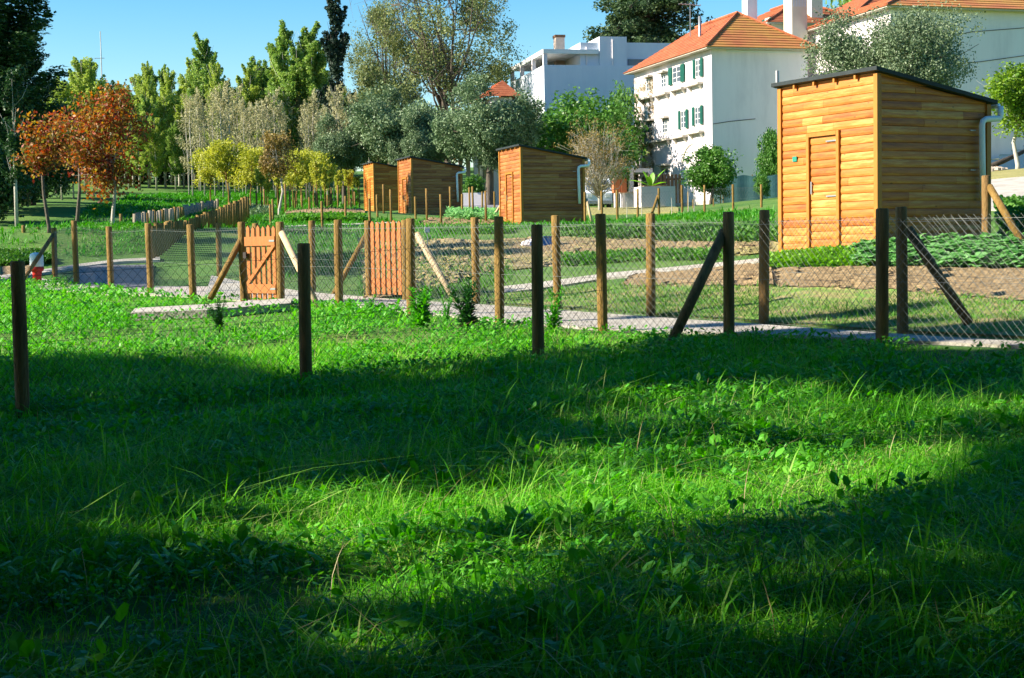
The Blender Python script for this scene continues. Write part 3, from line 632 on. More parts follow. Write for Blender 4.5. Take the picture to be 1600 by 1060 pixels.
# yellow young trees
make_tree('yel', 'round', 4.0, 2.6, M['yellow'], M['post'], 'y', name='young_tree', seed=51, H0=.9, nl=12, clumps=150, per=30, leaf=.13, cr=.34, r0=.05)
for i, (px, D, s, lb) in enumerate([(332, 84, .95, 'leftmost small yellow tree behind the far palisade'), (360, 80, 1.05, 'larger golden yellow tree above the palisade end'), (394, 79, .95, 'golden yellow tree just left of the brown tree'),
                     (466, 84, .95, 'yellow tree partly hidden by the brown tree'), (492, 86, .95, 'yellow green tree right of the brown tree')]):
    plant('yel', px, D, lb, s)
make_tree('brown', 'round', 3.6, 1.75, M['brownleaf'], M['palebark'], 'small tree with drying brown leaves and forked pale trunk', name='young_tree', seed=53, H0=.9, nl=10, clumps=120, per=24, leaf=.12, cr=.27, r0=.06)
fit('brown', 438, 0, 196, 62, None, 3.6, wide=.95)
# staked young trees of the orchard
make_tree('young', 'column', 2.6, .7, M['yellow'], M['post'], 'y', name='young_tree', seed=55, H0=1.5, clumps=22, per=18, leaf=.10, cr=.2, r0=.035)
for i in range(26):
    px = 408 + (i * 37) % 160 + rs.uniform(-4, 4); D = 74 + (i * 13) % 28
    plant('young', px, D, 'thin young tree with few yellow leaves on the green slope', rs.uniform(.7, 1.1), group='thin young trees planted on the slope')
# big loose tree
make_tree('loose', 'loose', 15, 10.5, M['loose'], M['bark'], 'tall open tree with sparse foliage and bare forking limbs', name='tall_tree', seed=63, H0=3.2, nl=64, clumps=980, per=30, leaf=.15, cr=.55, r0=.22)
fit('loose', 712, 0, -105, 112, None, 15, wide=1.0)
fit('loose', 618, 0, -45, 116, 'leafier left neighbour of the tall open tree', 15, wide=.72)
make_tree('under', 'round', 7, 5.5, M['loose'], M['bark'], 'dull olive bush tree beneath the tall open tree', name='leafy_tree', seed=64, H0=1.2, nl=12, clumps=170, per=42, leaf=.2, cr=.6, r0=.14)
fit('under', 600, 0, 92, 108, None, 7, wide=.8)
# grey olives
make_tree('olive', 'round', 6.0, 6.0, M['olive'], M['bark'], 'o', name='olive_tree', seed=71, H0=1.9, nl=15, clumps=440, per=120, leaf=.115, cr=.42, r0=.2)
for px, D, top, w, lb in [(540, 99, 172, .85, 'leftmost grey green olive, low and bushy'), (628, 98, 120, 1.1, 'grey green olive rising behind the farthest shed'), (690, 97, 122, 1.1, 'broad grey green olive behind the red brown shed'),
                          (785, 87, 150, .5, 'narrow grey green olive covering the small tiled house'), (766, 88, 110, 1.0, 'rightmost grey green olive in front of the white buildings'), (655, 95, 165, .7, 'lower grey green olive hanging over the shed roofs')]:
    fit('olive', px, 0, top, D, lb, 6.0, wide=w)
# dark undergrowth at the left
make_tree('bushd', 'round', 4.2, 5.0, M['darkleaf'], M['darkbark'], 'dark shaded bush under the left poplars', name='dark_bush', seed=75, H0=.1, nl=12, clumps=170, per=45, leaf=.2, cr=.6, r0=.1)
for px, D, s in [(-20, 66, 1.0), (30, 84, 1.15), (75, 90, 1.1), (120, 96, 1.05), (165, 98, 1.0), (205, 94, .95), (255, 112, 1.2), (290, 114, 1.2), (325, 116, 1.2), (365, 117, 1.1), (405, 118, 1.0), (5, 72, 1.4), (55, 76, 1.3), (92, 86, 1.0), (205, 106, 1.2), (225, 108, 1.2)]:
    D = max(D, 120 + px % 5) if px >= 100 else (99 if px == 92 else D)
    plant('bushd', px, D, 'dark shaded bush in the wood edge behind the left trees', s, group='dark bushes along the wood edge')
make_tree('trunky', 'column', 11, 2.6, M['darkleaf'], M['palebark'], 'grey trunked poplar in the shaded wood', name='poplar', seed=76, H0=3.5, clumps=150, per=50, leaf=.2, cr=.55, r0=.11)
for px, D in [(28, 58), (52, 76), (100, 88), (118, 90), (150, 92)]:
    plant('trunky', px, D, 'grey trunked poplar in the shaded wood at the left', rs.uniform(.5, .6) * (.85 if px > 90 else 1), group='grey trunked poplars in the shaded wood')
# unseen poplar added beyond the left edge to shade the wood floor
for px, D, s in [(-120, 100, .5)]:
    plant('darkpop', px, D, 'unseen dark poplar added beyond the left edge for shade', s, group='unseen poplars added beyond the left edge')
# cedar behind the buildings
make_tree('cedar', 'cedar', 17, 10.5, M['cedar'], M['darkbark'], 'dark spreading cedar towering behind the white buildings', name='cedar_tree', seed=81, H0=6, per=60, leaf=.24, cr=.75, r0=.35)
fit('cedar', 1015, 0, -75, 128, None, 17, wide=1.25)
# trees by the buildings
make_tree('green', 'round', 6.0, 6.6, M['leafgreen'], M['bark'], 'fresh green tree in front of the grey white building', name='leafy_tree', seed=83, H0=1.0, nl=18, clumps=260, per=44, leaf=.2, cr=.55, r0=.14)
fit('green', 912, 0, 128, 92, None, 6.0, wide=1.15)
fit('green', 818, 0, 150, 98, 'sparser green tree against the bright side of the grey white building', 6.0, wide=.55)
fit('green', 962, 0, 120, 95, 'green tree touching the shutter house corner', 6.0, wide=.6)
make_tree('grey', 'twiggy', 4.4, 3.2, M['brownleaf'], M['palebark'], 'greyish nearly bare tree beside the middle shed', name='bare_tree', seed=85, H0=1.2, nl=16, per=10, leaf=.09, r0=.09)
fit('grey', 938, 0, 192, 74, None, 4.4, wide=.95)
make_tree('round', 'round', 3.1, 3.2, M['leafgreen'], M['bark'], 'rounded dark green fruit tree before the shutter house', name='fruit_tree', seed=87, H0=.35, nl=16, clumps=220, per=50, leaf=.13, cr=.34, r0=.08)
fit('round', 1112, 0, 220, 76, None, 3.1, wide=1.22)
fit('round', 1205, 0, 192, 84, 'tall green shrub climbing beside the far white wall', 3.1, wide=.5)
fit('round', 1192, 0, 268, 72, 'low green bush at the end of the shade cloth fence', 3.1, wide=.9)
make_tree('silver', 'round', 6.4, 6.6, M['silver'], M['bark'], 'silvery olive tree rising behind the large shed', name='olive_tree', seed=89, H0=1.0, nl=26, clumps=600, per=150, leaf=.085, cr=.5, r0=.18)
fit('silver', 1388, 0, -24, 64, None, 6.4, wide=1.0)
make_tree('citrus', 'round', 4.2, 3.0, M['citrus'], M['palebark'], 'yellow green fruit tree at the right edge', name='fruit_tree', seed=91, H0=1.1, nl=14, clumps=190, per=50, leaf=.12, cr=.32, r0=.07)
fit('citrus', 1590, 0, 98, 56, None, 4.2, wide=1.3)
make_tree('far', 'round', 8, 9, M['poplar_green'], M['bark'], 'f', name='far_tree', seed=93, H0=1, nl=14, clumps=170, per=40, leaf=.4, cr=1.1, r0=.2)
for i in range(22):
    px = -120 + i * 44 + rs.uniform(-14, 14)
    if 880 < px < 1000: continue
    plant('far', px, 150 + rs.uniform(-12, 14), 'green tree of the wood on the far skyline', rs.uniform(.75, 1.0), group='far trees of the wood behind everything')
fit('far', 1590, 0, -6, 150, 'dark tree top above the right hand tiled roof', 8)
fit('far', 1350, 0, -25, 150, 'distant tree between the tiled roofs', 8, wide=.4)

# hedge ball in a planter by the stairs
t = thing('planter', at(741, 312, 84), 0, 'round clipped green hedge ball in a white planter by the steps', 'planter')
MB().box(-.7, .7, -.5, .5, -.6, .35).build('trough', M['white'], t)
rg = np.random.default_rng(5); C = clumps_on([(0, 0, .75, .58)], 90, .16, rg); link_np('shrub', leafcloud(C, 60, .09, rg), 4, M['leafgreen'], t)

# ---------------------------------------------------------------- unseen trees with crowns shaped along sun rays to shade the lawn
def shade_map(px, py):
    """1 where the photograph's ground lies in shade, 0 where the sun reaches it"""
    s = np.zeros(len(px)); px = px - 30
    bx = np.array([-400, 0, 200, 330, 480, 500, 600, 760, 850, 900, 1060, 1378, 1600, 2000]); by = np.array([575, 568, 560, 545, 596, 566, 600, 560, 566, 556, 530, 522, 545, 545])
    s[py > np.interp(px, bx, by)] = 1
    def blob(cx, cy, rx, ry, rot=0.0, val=0.0):
        c, q = math.cos(R(rot)), math.sin(R(rot)); u = ((px - cx) * c + (py - cy) * q) / rx; v = (-(px - cx) * q + (py - cy) * c) / ry
        s[(u * u + v * v < 1)] = val
    blob(1400, 850, 420, 60, 0, .9)
    blob(740, 940, 400, 100, 0, .62); blob(1165, 697, 210, 88, 8, 0); blob(1000, 768, 215, 56, -8, .08); blob(740, 820, 240, 48, -7, .18); blob(480, 840, 150, 50, -12, .1)
    blob(1545, 675, 80, 40, 0, .2); blob(560, 512, 170, 22, 0); blob(140, 985, 50, 24, 0, .6); blob(170, 1045, 120, 26, 0, .7); blob(640, 1045, 230, 36, 0, .7)
    blob(960, 900, 110, 22, 0, .2); blob(1240, 955, 190, 36, 4, .5); blob(1500, 990, 150, 34, 0, .6); blob(1180, 1045, 220, 30, 0, .6); blob(760, 930, 80, 18, 0, .2)
    blob(1460, 540, 80, 7)
    blob(700, 520, 120, 9, 3, 1); blob(330, 515, 120, 8, 5, 0)
    blob(1350, 482, 60, 9, 0, 1); blob(1500, 522, 130, 9, 0, 1)
    return s
def world_shade(nx_=None):
    h = .30; X, Y = np.meshgrid(np.arange(-11, 13, h), np.arange(3.0, 21, h)); X = X.ravel() + rng.uniform(-.1, .1, X.size); Y = Y.ravel() + rng.uniform(-.1, .1, Y.size)
    Z = terr(X, Y); px, py, z = proj(np.c_[X, Y, Z]); u = 1 / (1 + np.exp(-2.4 * fine_noise(X, Y * 1.6, 6.0, 12))); k = u < shade_map(px, py)
    for dx, dy in ((-.75, 0), (.75, 0), (-.35, 0), (.35, 0), (0, -.34), (0, .34), (.5, .25), (-.5, -.25)):
        qx, qy, qz = proj(np.c_[X + dx, Y + dy, Z]); k &= u < shade_map(qx, qy)
    k &= (fine_noise(X, Y, 6.0, 31) < 1.75) | (Y > 13)
    return np.c_[X[k], Y[k], Z[k]]
G0 = world_shade()
ex = []  # extra leaf points added on sun rays to keep these posts shaded
for px, yt, yb, D in ((36, 410, 655, 14.7), (478, 382, 600, 16.5), (841, 353, 560, 17.4), (1139, 333, 527, 18.6), (1120, 360, 530, 18.4), (1090, 420, 536, 18.2), (1055, 490, 540, 18.0), (1378, 328, 538, 17.1),
                      (1411, 325, 525, 18), (1440, 370, 510, 17.9), (1475, 430, 510, 17.7), (1505, 480, 505, 17.6), (942, 336, 430, 19.6), (780, 340, 380, 21.2), (1193, 330, 420, 20)):
    for py in np.arange(yt - 4, yb, 11):
        for q in (-9, 9):
            if random.random() < .5: ex.append(at(px + q, py, D))
G0 = np.r_[G0, np.array(ex)]
def band_shade():
    X, Y = np.meshgrid(np.arange(-16, 3, .3), np.arange(24, 50, .3)); X, Y = X.ravel(), Y.ravel(); Z = terr(X, Y); px, py, z = proj(np.c_[X, Y, Z]); k = np.zeros(len(px), bool)
    for x0, x1, y0, y1, y2, y3 in ((112, 242, 421, 446, 419, 447), (440, 565, 398, 428, 396, 432), (660, 805, 385, 391, 383, 388), (640, 820, 395, 404, 394, 401), (330, 440, 395, 402, 396, 404)):
        u = (px - x0) / (x1 - x0); k |= (u > 0) & (u < 1) & (py > y0 + (y2 - y0) * u) & (py < y1 + (y3 - y1) * u)
    return np.c_[X[k], Y[k], Z[k]]
GB = band_shade(); CB = GB + sdir * np.random.default_rng(2).uniform(19, 26, len(GB))[:, None]  # crown points pushed up the sun rays so the crowns cast these bands
for i, (tx, ty) in enumerate([(-27, 25), (-23, 31), (-30, 33)]):
    sel = CB[np.argmin(((CB[:, None, :2] - np.array([(-27, 25), (-23, 31), (-30, 33)])[None]) ** 2).sum(-1), 1) == i]
    if len(sel) < 5: continue
    b = tz(tx, ty); root = thing('band_caster_tree', (tx, ty, b), 0, 'unseen tree beyond the left edge, crown shaped to cast shade bands', 'tree', 'unseen trees with crowns shaped to shade the plots')
    rg = np.random.default_rng(200 + i); C = np.c_[sel - np.array([tx, ty, b]), rg.uniform(.24, .34, len(sel))]
    link_np('crown', leafcloud(C, 30, .19, rg, .75), 4, M['canopy'], root)
    tb = MB(); hz = C[:, 2].min(); tb.tube([(0, 0, -.3), (.1, 0, hz * .6), (0, .1, hz + 1)], [.2, .16, .1], 9)
    for j in range(14):
        e = C[rg.integers(len(C)), :3]; s0 = np.array([.05, .05, hz * rg.uniform(.55, .98)]); tb.tube([s0, (s0 + e) / 2 + np.array([0, 0, .4]), e], [.05, .03, .012], 5)
    tb.build('trunk', M['bark'], root, True)
TR = [(-21, -4.5), (-17.5, 1), (-14, 5.5), (-10.5, 9.5), (-16, -8), (-9, 3), (-7.6, 13.2), (-4, -5), (4.5, -4), (8.5, 2), (1, -12), (12, 7)]
tt = rng.uniform(17, 25, len(G0)); CS = G0 + sdir * tt[:, None] + rng.normal(0, .05, G0.shape)
# canopy added overhead to block skylight, left open where sun must reach the ground
nC = 8000; K = np.c_[rng.uniform(-16, 15, nC), rng.uniform(-15, 13.5, nC), rng.uniform(6.5, 13, nC)]
T0 = (K[:, 2] - .4) / sdir[2]; K2 = K - sdir * T0[:, None]; kx, ky, kz = proj(np.c_[K2[:, :2], terr(K2[:, 0], K2[:, 1])])
inside = (kz > 2) & (kx > -260) & (kx < 1850)
okk = ~inside | (shade_map(kx, ky) > .95) & (ky > 470)
for dx, dy in ((-.6, 0), (.6, 0), (0, -.35), (0, .35), (-.3, .2), (.3, -.2)):
    qx, qy, qz = proj(np.c_[K2[:, 0] + dx, K2[:, 1] + dy, terr(K2[:, 0], K2[:, 1])]); okk &= ~inside | (shade_map(qx, qy) > .8)
okk &= ~inside | (K2[:, 1] > 12) | (rng.uniform(0, 1, nC) < .9)
okk &= ~((K2[:, 1] > 17.5))
CS = np.r_[CS, K[okk]]
cpx, cpy, cz = proj(CS)
own = np.argmin(((CS[:, None, :2] - np.array(TR)[None]) ** 2).sum(-1), 1)
TL = ['tree overhead left of the photographer', 'second tree left of the photographer']
for i, (tx, ty) in enumerate(TR):
    sel = CS[own == i]
    if len(sel) < 5: continue
    b = tz(tx, ty); root = thing('shade_caster_tree', (tx, ty, b), 0, 'unseen tree near the camera, crown shaped to shade the lawn', 'tree', 'unseen trees with crowns shaped to shade the lawn')
    rg = np.random.default_rng(100 + i); C = np.c_[sel - np.array([tx, ty, b]), rg.uniform(.26, .38, len(sel))]
    link_np('crown', leafcloud(C, 56, .19, rg, .8), 4, M['canopy'], root)
    tb = MB(); hz = C[:, 2].min(); tb.tube([(0, 0, -.3), (.1, 0, hz * .6), (0, .1, hz + 1)], [.28, .22, .14], 9)
    for j in range(min(26, len(C))):
        e = C[rg.integers(len(C)), :3]; s0 = np.array([.05, .05, hz * rg.uniform(.55, .98)]); q = (s0 + e) / 2 + np.array([0, 0, .5])
        tb.tube([s0, q, e], [.07, .045, .015], 5)
    tb.build('trunk', M['bark'], root, True)

rgh = np.random.default_rng(303)  # unseen shrub masses added to cut skylight on the foreground grass
for i, (x0, x1, y0, y1, hz, lb) in enumerate(((-20, 18, -16, -8, 7.5, 'unseen shrub screen added behind the camera to dim skylight'), (11, 19, -8, 6, 6.5, 'unseen shrub screen added right of the camera to dim skylight'), (-24, -17, -8, 9, 4.2, 'unseen low shrub screen added far left to dim skylight'))):
    cx, cy = (x0 + x1) / 2, (y0 + y1) / 2; b = tz(cx, cy); o_ = thing('skylight_screen', (cx, cy, b), 0, lb, 'shrubs'); nn = int((x1 - x0) * (y1 - y0) * hz * .55)
    C = np.c_[rgh.uniform(x0, x1, nn) - cx, rgh.uniform(y0, y1, nn) - cy, rgh.uniform(0, hz, nn), rgh.uniform(.5, .8, nn)]
    link_np('foliage', leafcloud(C, 22, .42, rgh, .8), 4, M['canopy'], o_)
    tb = MB()
    for k in range(14):
        x, y = rgh.uniform(x0, x1) - cx, rgh.uniform(y0, y1) - cy; tb.tube([(x, y, -.3), (x + .1, y, hz * .5), (x, y + .2, hz * .95)], [.09, .06, .02], 6)
    tb.build('stem', M['darkbark'], o_, True)
# ---------------------------------------------------------------- sheds
def board_wall(mb, axis, p, a0, a1, z0, top, h, seed, out, holes=(), th=.02):
    """lap boards along axis on the plane at p; top(a) = wall height at a"""
    rg = random.Random(seed); z = z0; prof = [(0.0, .0), (.10, .72), (.35, 1.0), (.7, .85), (1.0, .35)]
    while z < max(top(a0), top(a1)) - .01:
        cuts = [a0]; 
        while cuts[-1] < a1: cuts.append(min(a1, cuts[-1] + rg.uniform(.5, 1.9)))
        if a1 - cuts[-2] < .25 and len(cuts) > 2: cuts.pop(-2)
        for c0, c1 in zip(cuts[:-1], cuts[1:]):
            segs = [(c0, c1)]
            for (h0, h1, hz0, hz1) in holes:
                if z + h > hz0 and z < hz1:
                    ns = []
                    for s0, s1 in segs:
                        if s1 <= h0 or s0 >= h1: ns.append((s0, s1)); continue
                        if s0 < h0: ns.append((s0, h0))
                        if s1 > h1: ns.append((h1, s1))
                    segs = ns
            for s0, s1 in segs:
                if s1 - s0 < .02: continue
                t0, t1 = top(s0 + .001), top(s1 - .001)
                if z >= min(t0, t1) and z >= max(t0, t1) - .02: continue
                j = rg.uniform(-.003, .003); vs = []
                for s, t in ((s0 + .0015, t0), (s1 - .0015, t1)):
                    for u, d in prof:
                        zz = min(z + h * u, t); dd = (d * th + j) * out
                        vs.append((p + dd, s, zz) if axis == 'y' else (s, p + dd, zz))
                n = len(prof); mb.add(vs, [(k, k + 1, n + k + 1, n + k) for k in range(n - 1)] + [tuple(range(n)), tuple(range(2 * n - 1, n - 1, -1))])
        z += h
def make_shed(wood, label, seed, Lr=2.5, Ll=2.64, H=3.0, Hr=2.55):
    root = thing('garden_shed', (0, 0, 0), 0, label, 'shed', 'wooden garden sheds')
    tf = lambda x: H + (Hr - H) * x / Lr
    core = MB(); core.add([(.03, .03, 0), (Lr - .03, .03, 0), (Lr - .03, Ll - .03, 0), (.03, Ll - .03, 0), (.03, .03, H - .06), (Lr - .03, .03, Hr - .06), (Lr - .03, Ll - .03, Hr - .06), (.03, Ll - .03, H - .06)],
        [(0, 3, 2, 1), (4, 5, 6, 7), (0, 1, 5, 4), (1, 2, 6, 5), (2, 3, 7, 6), (3, 0, 4, 7)])
    w = core.build('wall_core', M['brownwood'], root)
    dy0, dy1, dz0, dz1 = .96, 1.84, .04, 2.069       # door between y = .96 and 1.84 on the tall face
    mb = MB(); board_wall(mb, 'y', .03, .07, Ll - .07, .0, lambda a: H - .05, .138, seed, -1, holes=[(dy0, dy1, dz0, dz1)])
    mb.build('front_wall', wood, root)
    mb = MB(); board_wall(mb, 'x', .03, .07, Lr - .07, .0, lambda a: tf(a) - .05, .138, seed + 1, -1); mb.build('side_wall', wood, root)
    mb = MB(); board_wall(mb, 'x', Ll - .03, .07, Lr - .07, .0, lambda a: tf(a) - .05, .138, seed + 2, 1)
    board_wall(mb, 'y', Lr - .03, .07, Ll - .07, .0, lambda a: Hr - .05, .138, seed + 3, 1); mb.build('back_wall', wood, root)
    for (x, y, hh) in ((0, 0, H), (Lr, 0, Hr), (0, Ll, H), (Lr, Ll, Hr)):
        sx = -.022 if x == 0 else -.073; sy = -.022 if y == 0 else -.073
        MB().box(x + sx, x + sx + .095, y + sy, y + sy + .095, -.1, hh - .065).build('corner_post', M['shedtrim'], root)
    # roof
    rf = MB(); o = .10; zA, zB = H + .0, Hr + .0
    zl, zr = tf(-o), tf(Lr + o)
    rf.hexa([(-o, -o, zl - .045), (Lr + o, -o, zr - .045), (Lr + o, Ll + o, zr - .045), (-o, Ll + o, zl - .045), (-o, -o, zl + .02), (Lr + o, -o, zr + .02), (Lr + o, Ll + o, zr + .02), (-o, Ll + o, zl + .02)])
    rr = rf.build('roof', M['roofdark'], root)
    for k in range(4):
        y = .5 + k * (Ll - 1.0) / 3; MB().box(-.06, .0, y - .022, y + .022, H - .115, H - .05).build('rafter_end', M['shedtrim'], root)
    # door
    dr = MB(); zz = dz0 + .02
    dd = MB()
    board_wall(dd, 'y', .03, dy0 + .075, dy1 - .075, .06, lambda a: 2.0, .138, seed + 9, -1, th=.02)
    door = dd.build('door', wood, root)
    fr = MB(); fr.box(-.03, .03, dy0, dy0 + .07, 0, dz1); fr.box(-.03, .03, dy1 - .07, dy1, 0, dz1); fr.box(-.033, .03, dy0 + .072, dy1 - .072, dz1 - .07, dz1 - .002)
    fr.build('door_frame', M['shedtrim'], root)
    for z in (.95, 1.90):
        MB().box(-.012, .002, dy0 + .09, dy0 + .36, z - .012, z + .012).build('hinge', M['grey'], door)
    MB().box(-.014, .0, dy1 - .13, dy1 - .10, 1.0, 1.22).build('handle', M['grey'], door)
    # gutter and downpipe at the low end
    MB().tube([(Lr + .16, -.06, Hr - .09), (Lr + .16, Ll + .06, Hr - .07)], .045, 10).build('gutter', M['pvc'], root, True)
    dp = MB(); x0 = Lr + .16
    dp.tube([(x0, -.10, Hr - .10), (x0, -.10, Hr - .27), (x0 - .03, -.10, Hr - .31), (x0 - .34, -.10, Hr - .33), (x0 - .41, -.10, Hr - .37), (x0 - .43, -.10, Hr - .44), (x0 - .42, -.10, Hr - 1.0), (x0 - .40, -.10, .82)], .052, 12)
    p = dp.build('downpipe', M['pvc'], root, True)
    for z in (Hr - .52, 1.35): MB().box(x0 - .62, x0 - .50, -.03, -.008, z - .008, z + .008).build('clip', M['grey'], p)
    return root
def place_shed(o, px, py, D, a):
    P = at(px, py, D); o.location = tuple(P); o.rotation_euler = (0, 0, a)
s1 = make_shed(M['shedwood'], 'large honey coloured board shed nearest the fence at the right', 3)
place_shed(s1, 1371.5, 391.5, 25.6, R(27.5))
MB().box(-.012, .002, 2.13, 2.25, 1.60, 1.69).build('plaque', M['sign'], s1)
pst = MB().tube([(-.02, 2.66, 2.98), (-.02, 2.66, 3.26)], .035, 8).build('vent_pipe', M['grey'], s1)
s2 = make_shed(M['shedwood2'], 'middle reddish board shed right of the grey olives', 17)
place_shed(s2, 815.5, 354, 57, R(18))
s3 = copy_tree(s2); s3['label'] = 'red brown board shed behind the second gate, with a white downpipe'; place_shed(s3, 644.5, 343, 73.8, R(18))
s4 = copy_tree(s1); s4['label'] = 'farthest shed, half hidden by the one in front'
for c in list(s4.children):
    if c.name.split('.')[0] in ('plaque', 'vent_pipe'): bpy.data.objects.remove(c)
place_shed(s4, 585, 332, 92, R(18))

# ---------------------------------------------------------------- fences
def post_part(px, yt, yb, D, parent, mat, r=.066, lean=0.0, name='post'):
    """round post: foot on the ground, top at photo row yt"""
    b = at(px, yb, D); t = at(px - (yb - yt) * .0, yt, D); zb = tz(b[0], b[1]); o = np.array(parent.location) if parent else np.zeros(3)
    H = t[2] - zb; rr = random.Random(int(px * 7 + yb))
    dx, dy = rr.uniform(-.015, .015) + lean, rr.uniform(-.02, .02)
    p0 = np.array([b[0], b[1], zb - .25]) - o; n = 5
    pts = [p0 + np.array([dx * k / n * H, dy * k / n * H, (H + .25) * k / n]) for k in range(n + 1)]
    mb = MB(); mb.tube(pts + [pts[-1] + np.array([0, 0, .012])], [r * rr.uniform(.96, 1.04) for _ in pts] + [r * .85], 14)
    q = mb.build(name, mat, parent, True)
    for f in q.data.polygons:
        if len(f.vertices) > 4: f.use_smooth = False
    return np.array(b[:2].tolist() + [zb]), H
def chain(parent, tops, pitch=.09, wr=.0019, hfrac=.90, name='wire_mesh', wmat=None):
    """chain link between consecutive (foot, height) pairs"""
    mb = MB(); o = np.array(parent.location)
    for (a, ha), (b, hb) in zip(tops[:-1], tops[1:]):
        L = np.linalg.norm((b - a)[:2]); dirv = np.array([(b - a)[0], (b - a)[1], 0]) / L; nn = np.array([-dirv[1], dirv[0], 0]) * .002
        hA, hB = ha * hfrac, hb * hfrac; hm = (hA + hB) / 2
        def P(s, v):      # s along, v 0..1 up
            u = s / L; z = (a[2] + .03) * (1 - u) + (b[2] + .03) * u; hh = hA * (1 - u) + hB * u
            return np.array([a[0], a[1], 0]) + dirv * s + np.array([0, 0, z + hh * v]) - o
        nd = max(1, int(hm / pitch)); k0 = -nd; kn = int(L / pitch) + 1
        for k in range(k0, kn + nd + 1):
            for sg in (1, -1):
                s0 = k * pitch; s1 = s0 + sg * nd * pitch
                v0, v1 = 0.0, 1.02
                # clip to 0..L
                lo, hi = 0.0, 1.0
                for e0, e1 in ((s0, s1),):
                    if e1 != e0:
                        ta, tb_ = (0 - e0) / (e1 - e0), (L - e0) / (e1 - e0); lo = max(lo, min(ta, tb_)); hi = min(hi, max(ta, tb_))
                if hi - lo < .01: continue
                p = P(s0 + (s1 - s0) * lo, lo * 1.02) + nn * sg; q = P(s0 + (s1 - s0) * hi, hi * 1.02) + nn * sg
                mb.tube([p, q], wr, 3, cap=False)
        for v in (.0, .5, .985): mb.tube([P(0, v), P(L, v)], wr * 1.15, 3, cap=False)
    return mb.build(name, wmat or M['wire'], parent)
def brace(parent, p1, p2, mat, r=.05, name='brace'):
    o = np.array(parent.location); a, b = np.array(p1) - o, np.array(p2) - o
    return MB().tube([a, (a + b) / 2, b], [r, r * 1.03, r], 12).build(name, mat, parent, True)
def fence(name, label, posts, group=None, mesh=True, r=.066, hfrac=.9, pitch=.10, wr=.0020, skip=(), cat='fence', wmat=None):
    f = posts[0]; p0 = spot(f[0], f[3]); root = thing(name, p0, 0, label, cat, group); tops = []
    for p in posts:
        px, yt, yb, D = p[:4]; mat = p[4] if len(p) > 4 else M['post']
        tops.append(post_part(px, yt, yb, D, root, mat, r))
    if mesh:
        runs = [[]]
        for i, t_ in enumerate(tops):
            runs[-1].append(t_)
            if i in skip: runs.append([])
        for rn in runs:
            if len(rn) > 1: chain(root, rn, pitch, wr, hfrac, wmat=wmat)
    return root, tops
bpy.context.view_layer.update()
PD = M['post_dark']
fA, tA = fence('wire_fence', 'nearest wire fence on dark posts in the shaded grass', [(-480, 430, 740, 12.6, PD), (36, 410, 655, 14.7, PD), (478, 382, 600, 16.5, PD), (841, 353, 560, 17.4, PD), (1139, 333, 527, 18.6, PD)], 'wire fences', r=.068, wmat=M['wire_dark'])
fA2, tA2 = fence('wire_fence', 'wire fence running off to the right from the dark corner post', [(1141.5, 334, 527, 18.75, PD), (1378, 328, 538, 17.1, PD), (1730, 318, 553, 15.6, PD), (2090, 306, 566, 14.4, PD), (2560, 292, 586, 13.2, PD)], 'wire fences', r=.07)
# the post shared by both runs is one thing: drop the doubled one
for c in list(fA2.children):
    if c.name.startswith('post'): bpy.data.objects.remove(c); break
fB, tB = fence('wire_fence', 'front wire fence along the near side of the path, with the left gate', [(942, 336, 520, 19.6), (780.5, 340, 508, 21.2), (642, 343, 492, 22.8), (530, 345, 480, 25), (439, 348, 478, 26.5), (382, 348, 479, 27.3),
      (302, 352, 467, 29), (236, 350, 460, 31), (174, 355, 455, 33.2), (120, 346, 446, 35.2), (86, 357, 441, 38)], 'wire fences', r=.068, skip=(4,))
o = fB; chain(fB, [tA[-1], tB[0]])
fC, tC = fence('wire_fence', 'rear wire fence along the far side of the path, with the second gate', [(2620, 288, 572, 13.6, PD), (2080, 304, 553, 15.0, PD), (1660, 318, 540, 16.4, PD), (1411, 325, 525, 18, PD), (1193, 330, 510, 20, PD), (1017, 335, 497, 21.8), (872, 338, 487, 23.6), (744.5, 341, 478, 25.6), (634, 345, 470, 27.5),
      (577, 346, 463, 28.6), (488.5, 346, 458, 30.5), (402, 350, 444, 33.7), (343, 350, 432, 37)], 'wire fences', r=.066, skip=(8,))
def P3(px, py, D): return at(px, py, D)
brace(fA, P3(1047, 540, 18.0), P3(1132, 362, 18.55), PD, .062)
brace(fC, P3(1514, 505, 17.6), P3(1419, 358, 18.05), PD, .058)
brace(fB, P3(328, 468, 27.0), P3(378, 372, 27.25), M['post'], .055)
brace(fB, P3(499, 484, 25.4), P3(440, 364, 26.35), M['brace'], .055)
brace(fB, P3(20, 462, 36.5), P3(84, 366, 37.8), M['post_dark'], .05)
brace(fC, P3(517, 468, 29.6), P3(573, 366, 28.7), M['post'], .05)
brace(fC, P3(716, 478, 26.3), P3(651, 366, 27.3), M['brace'], .058)
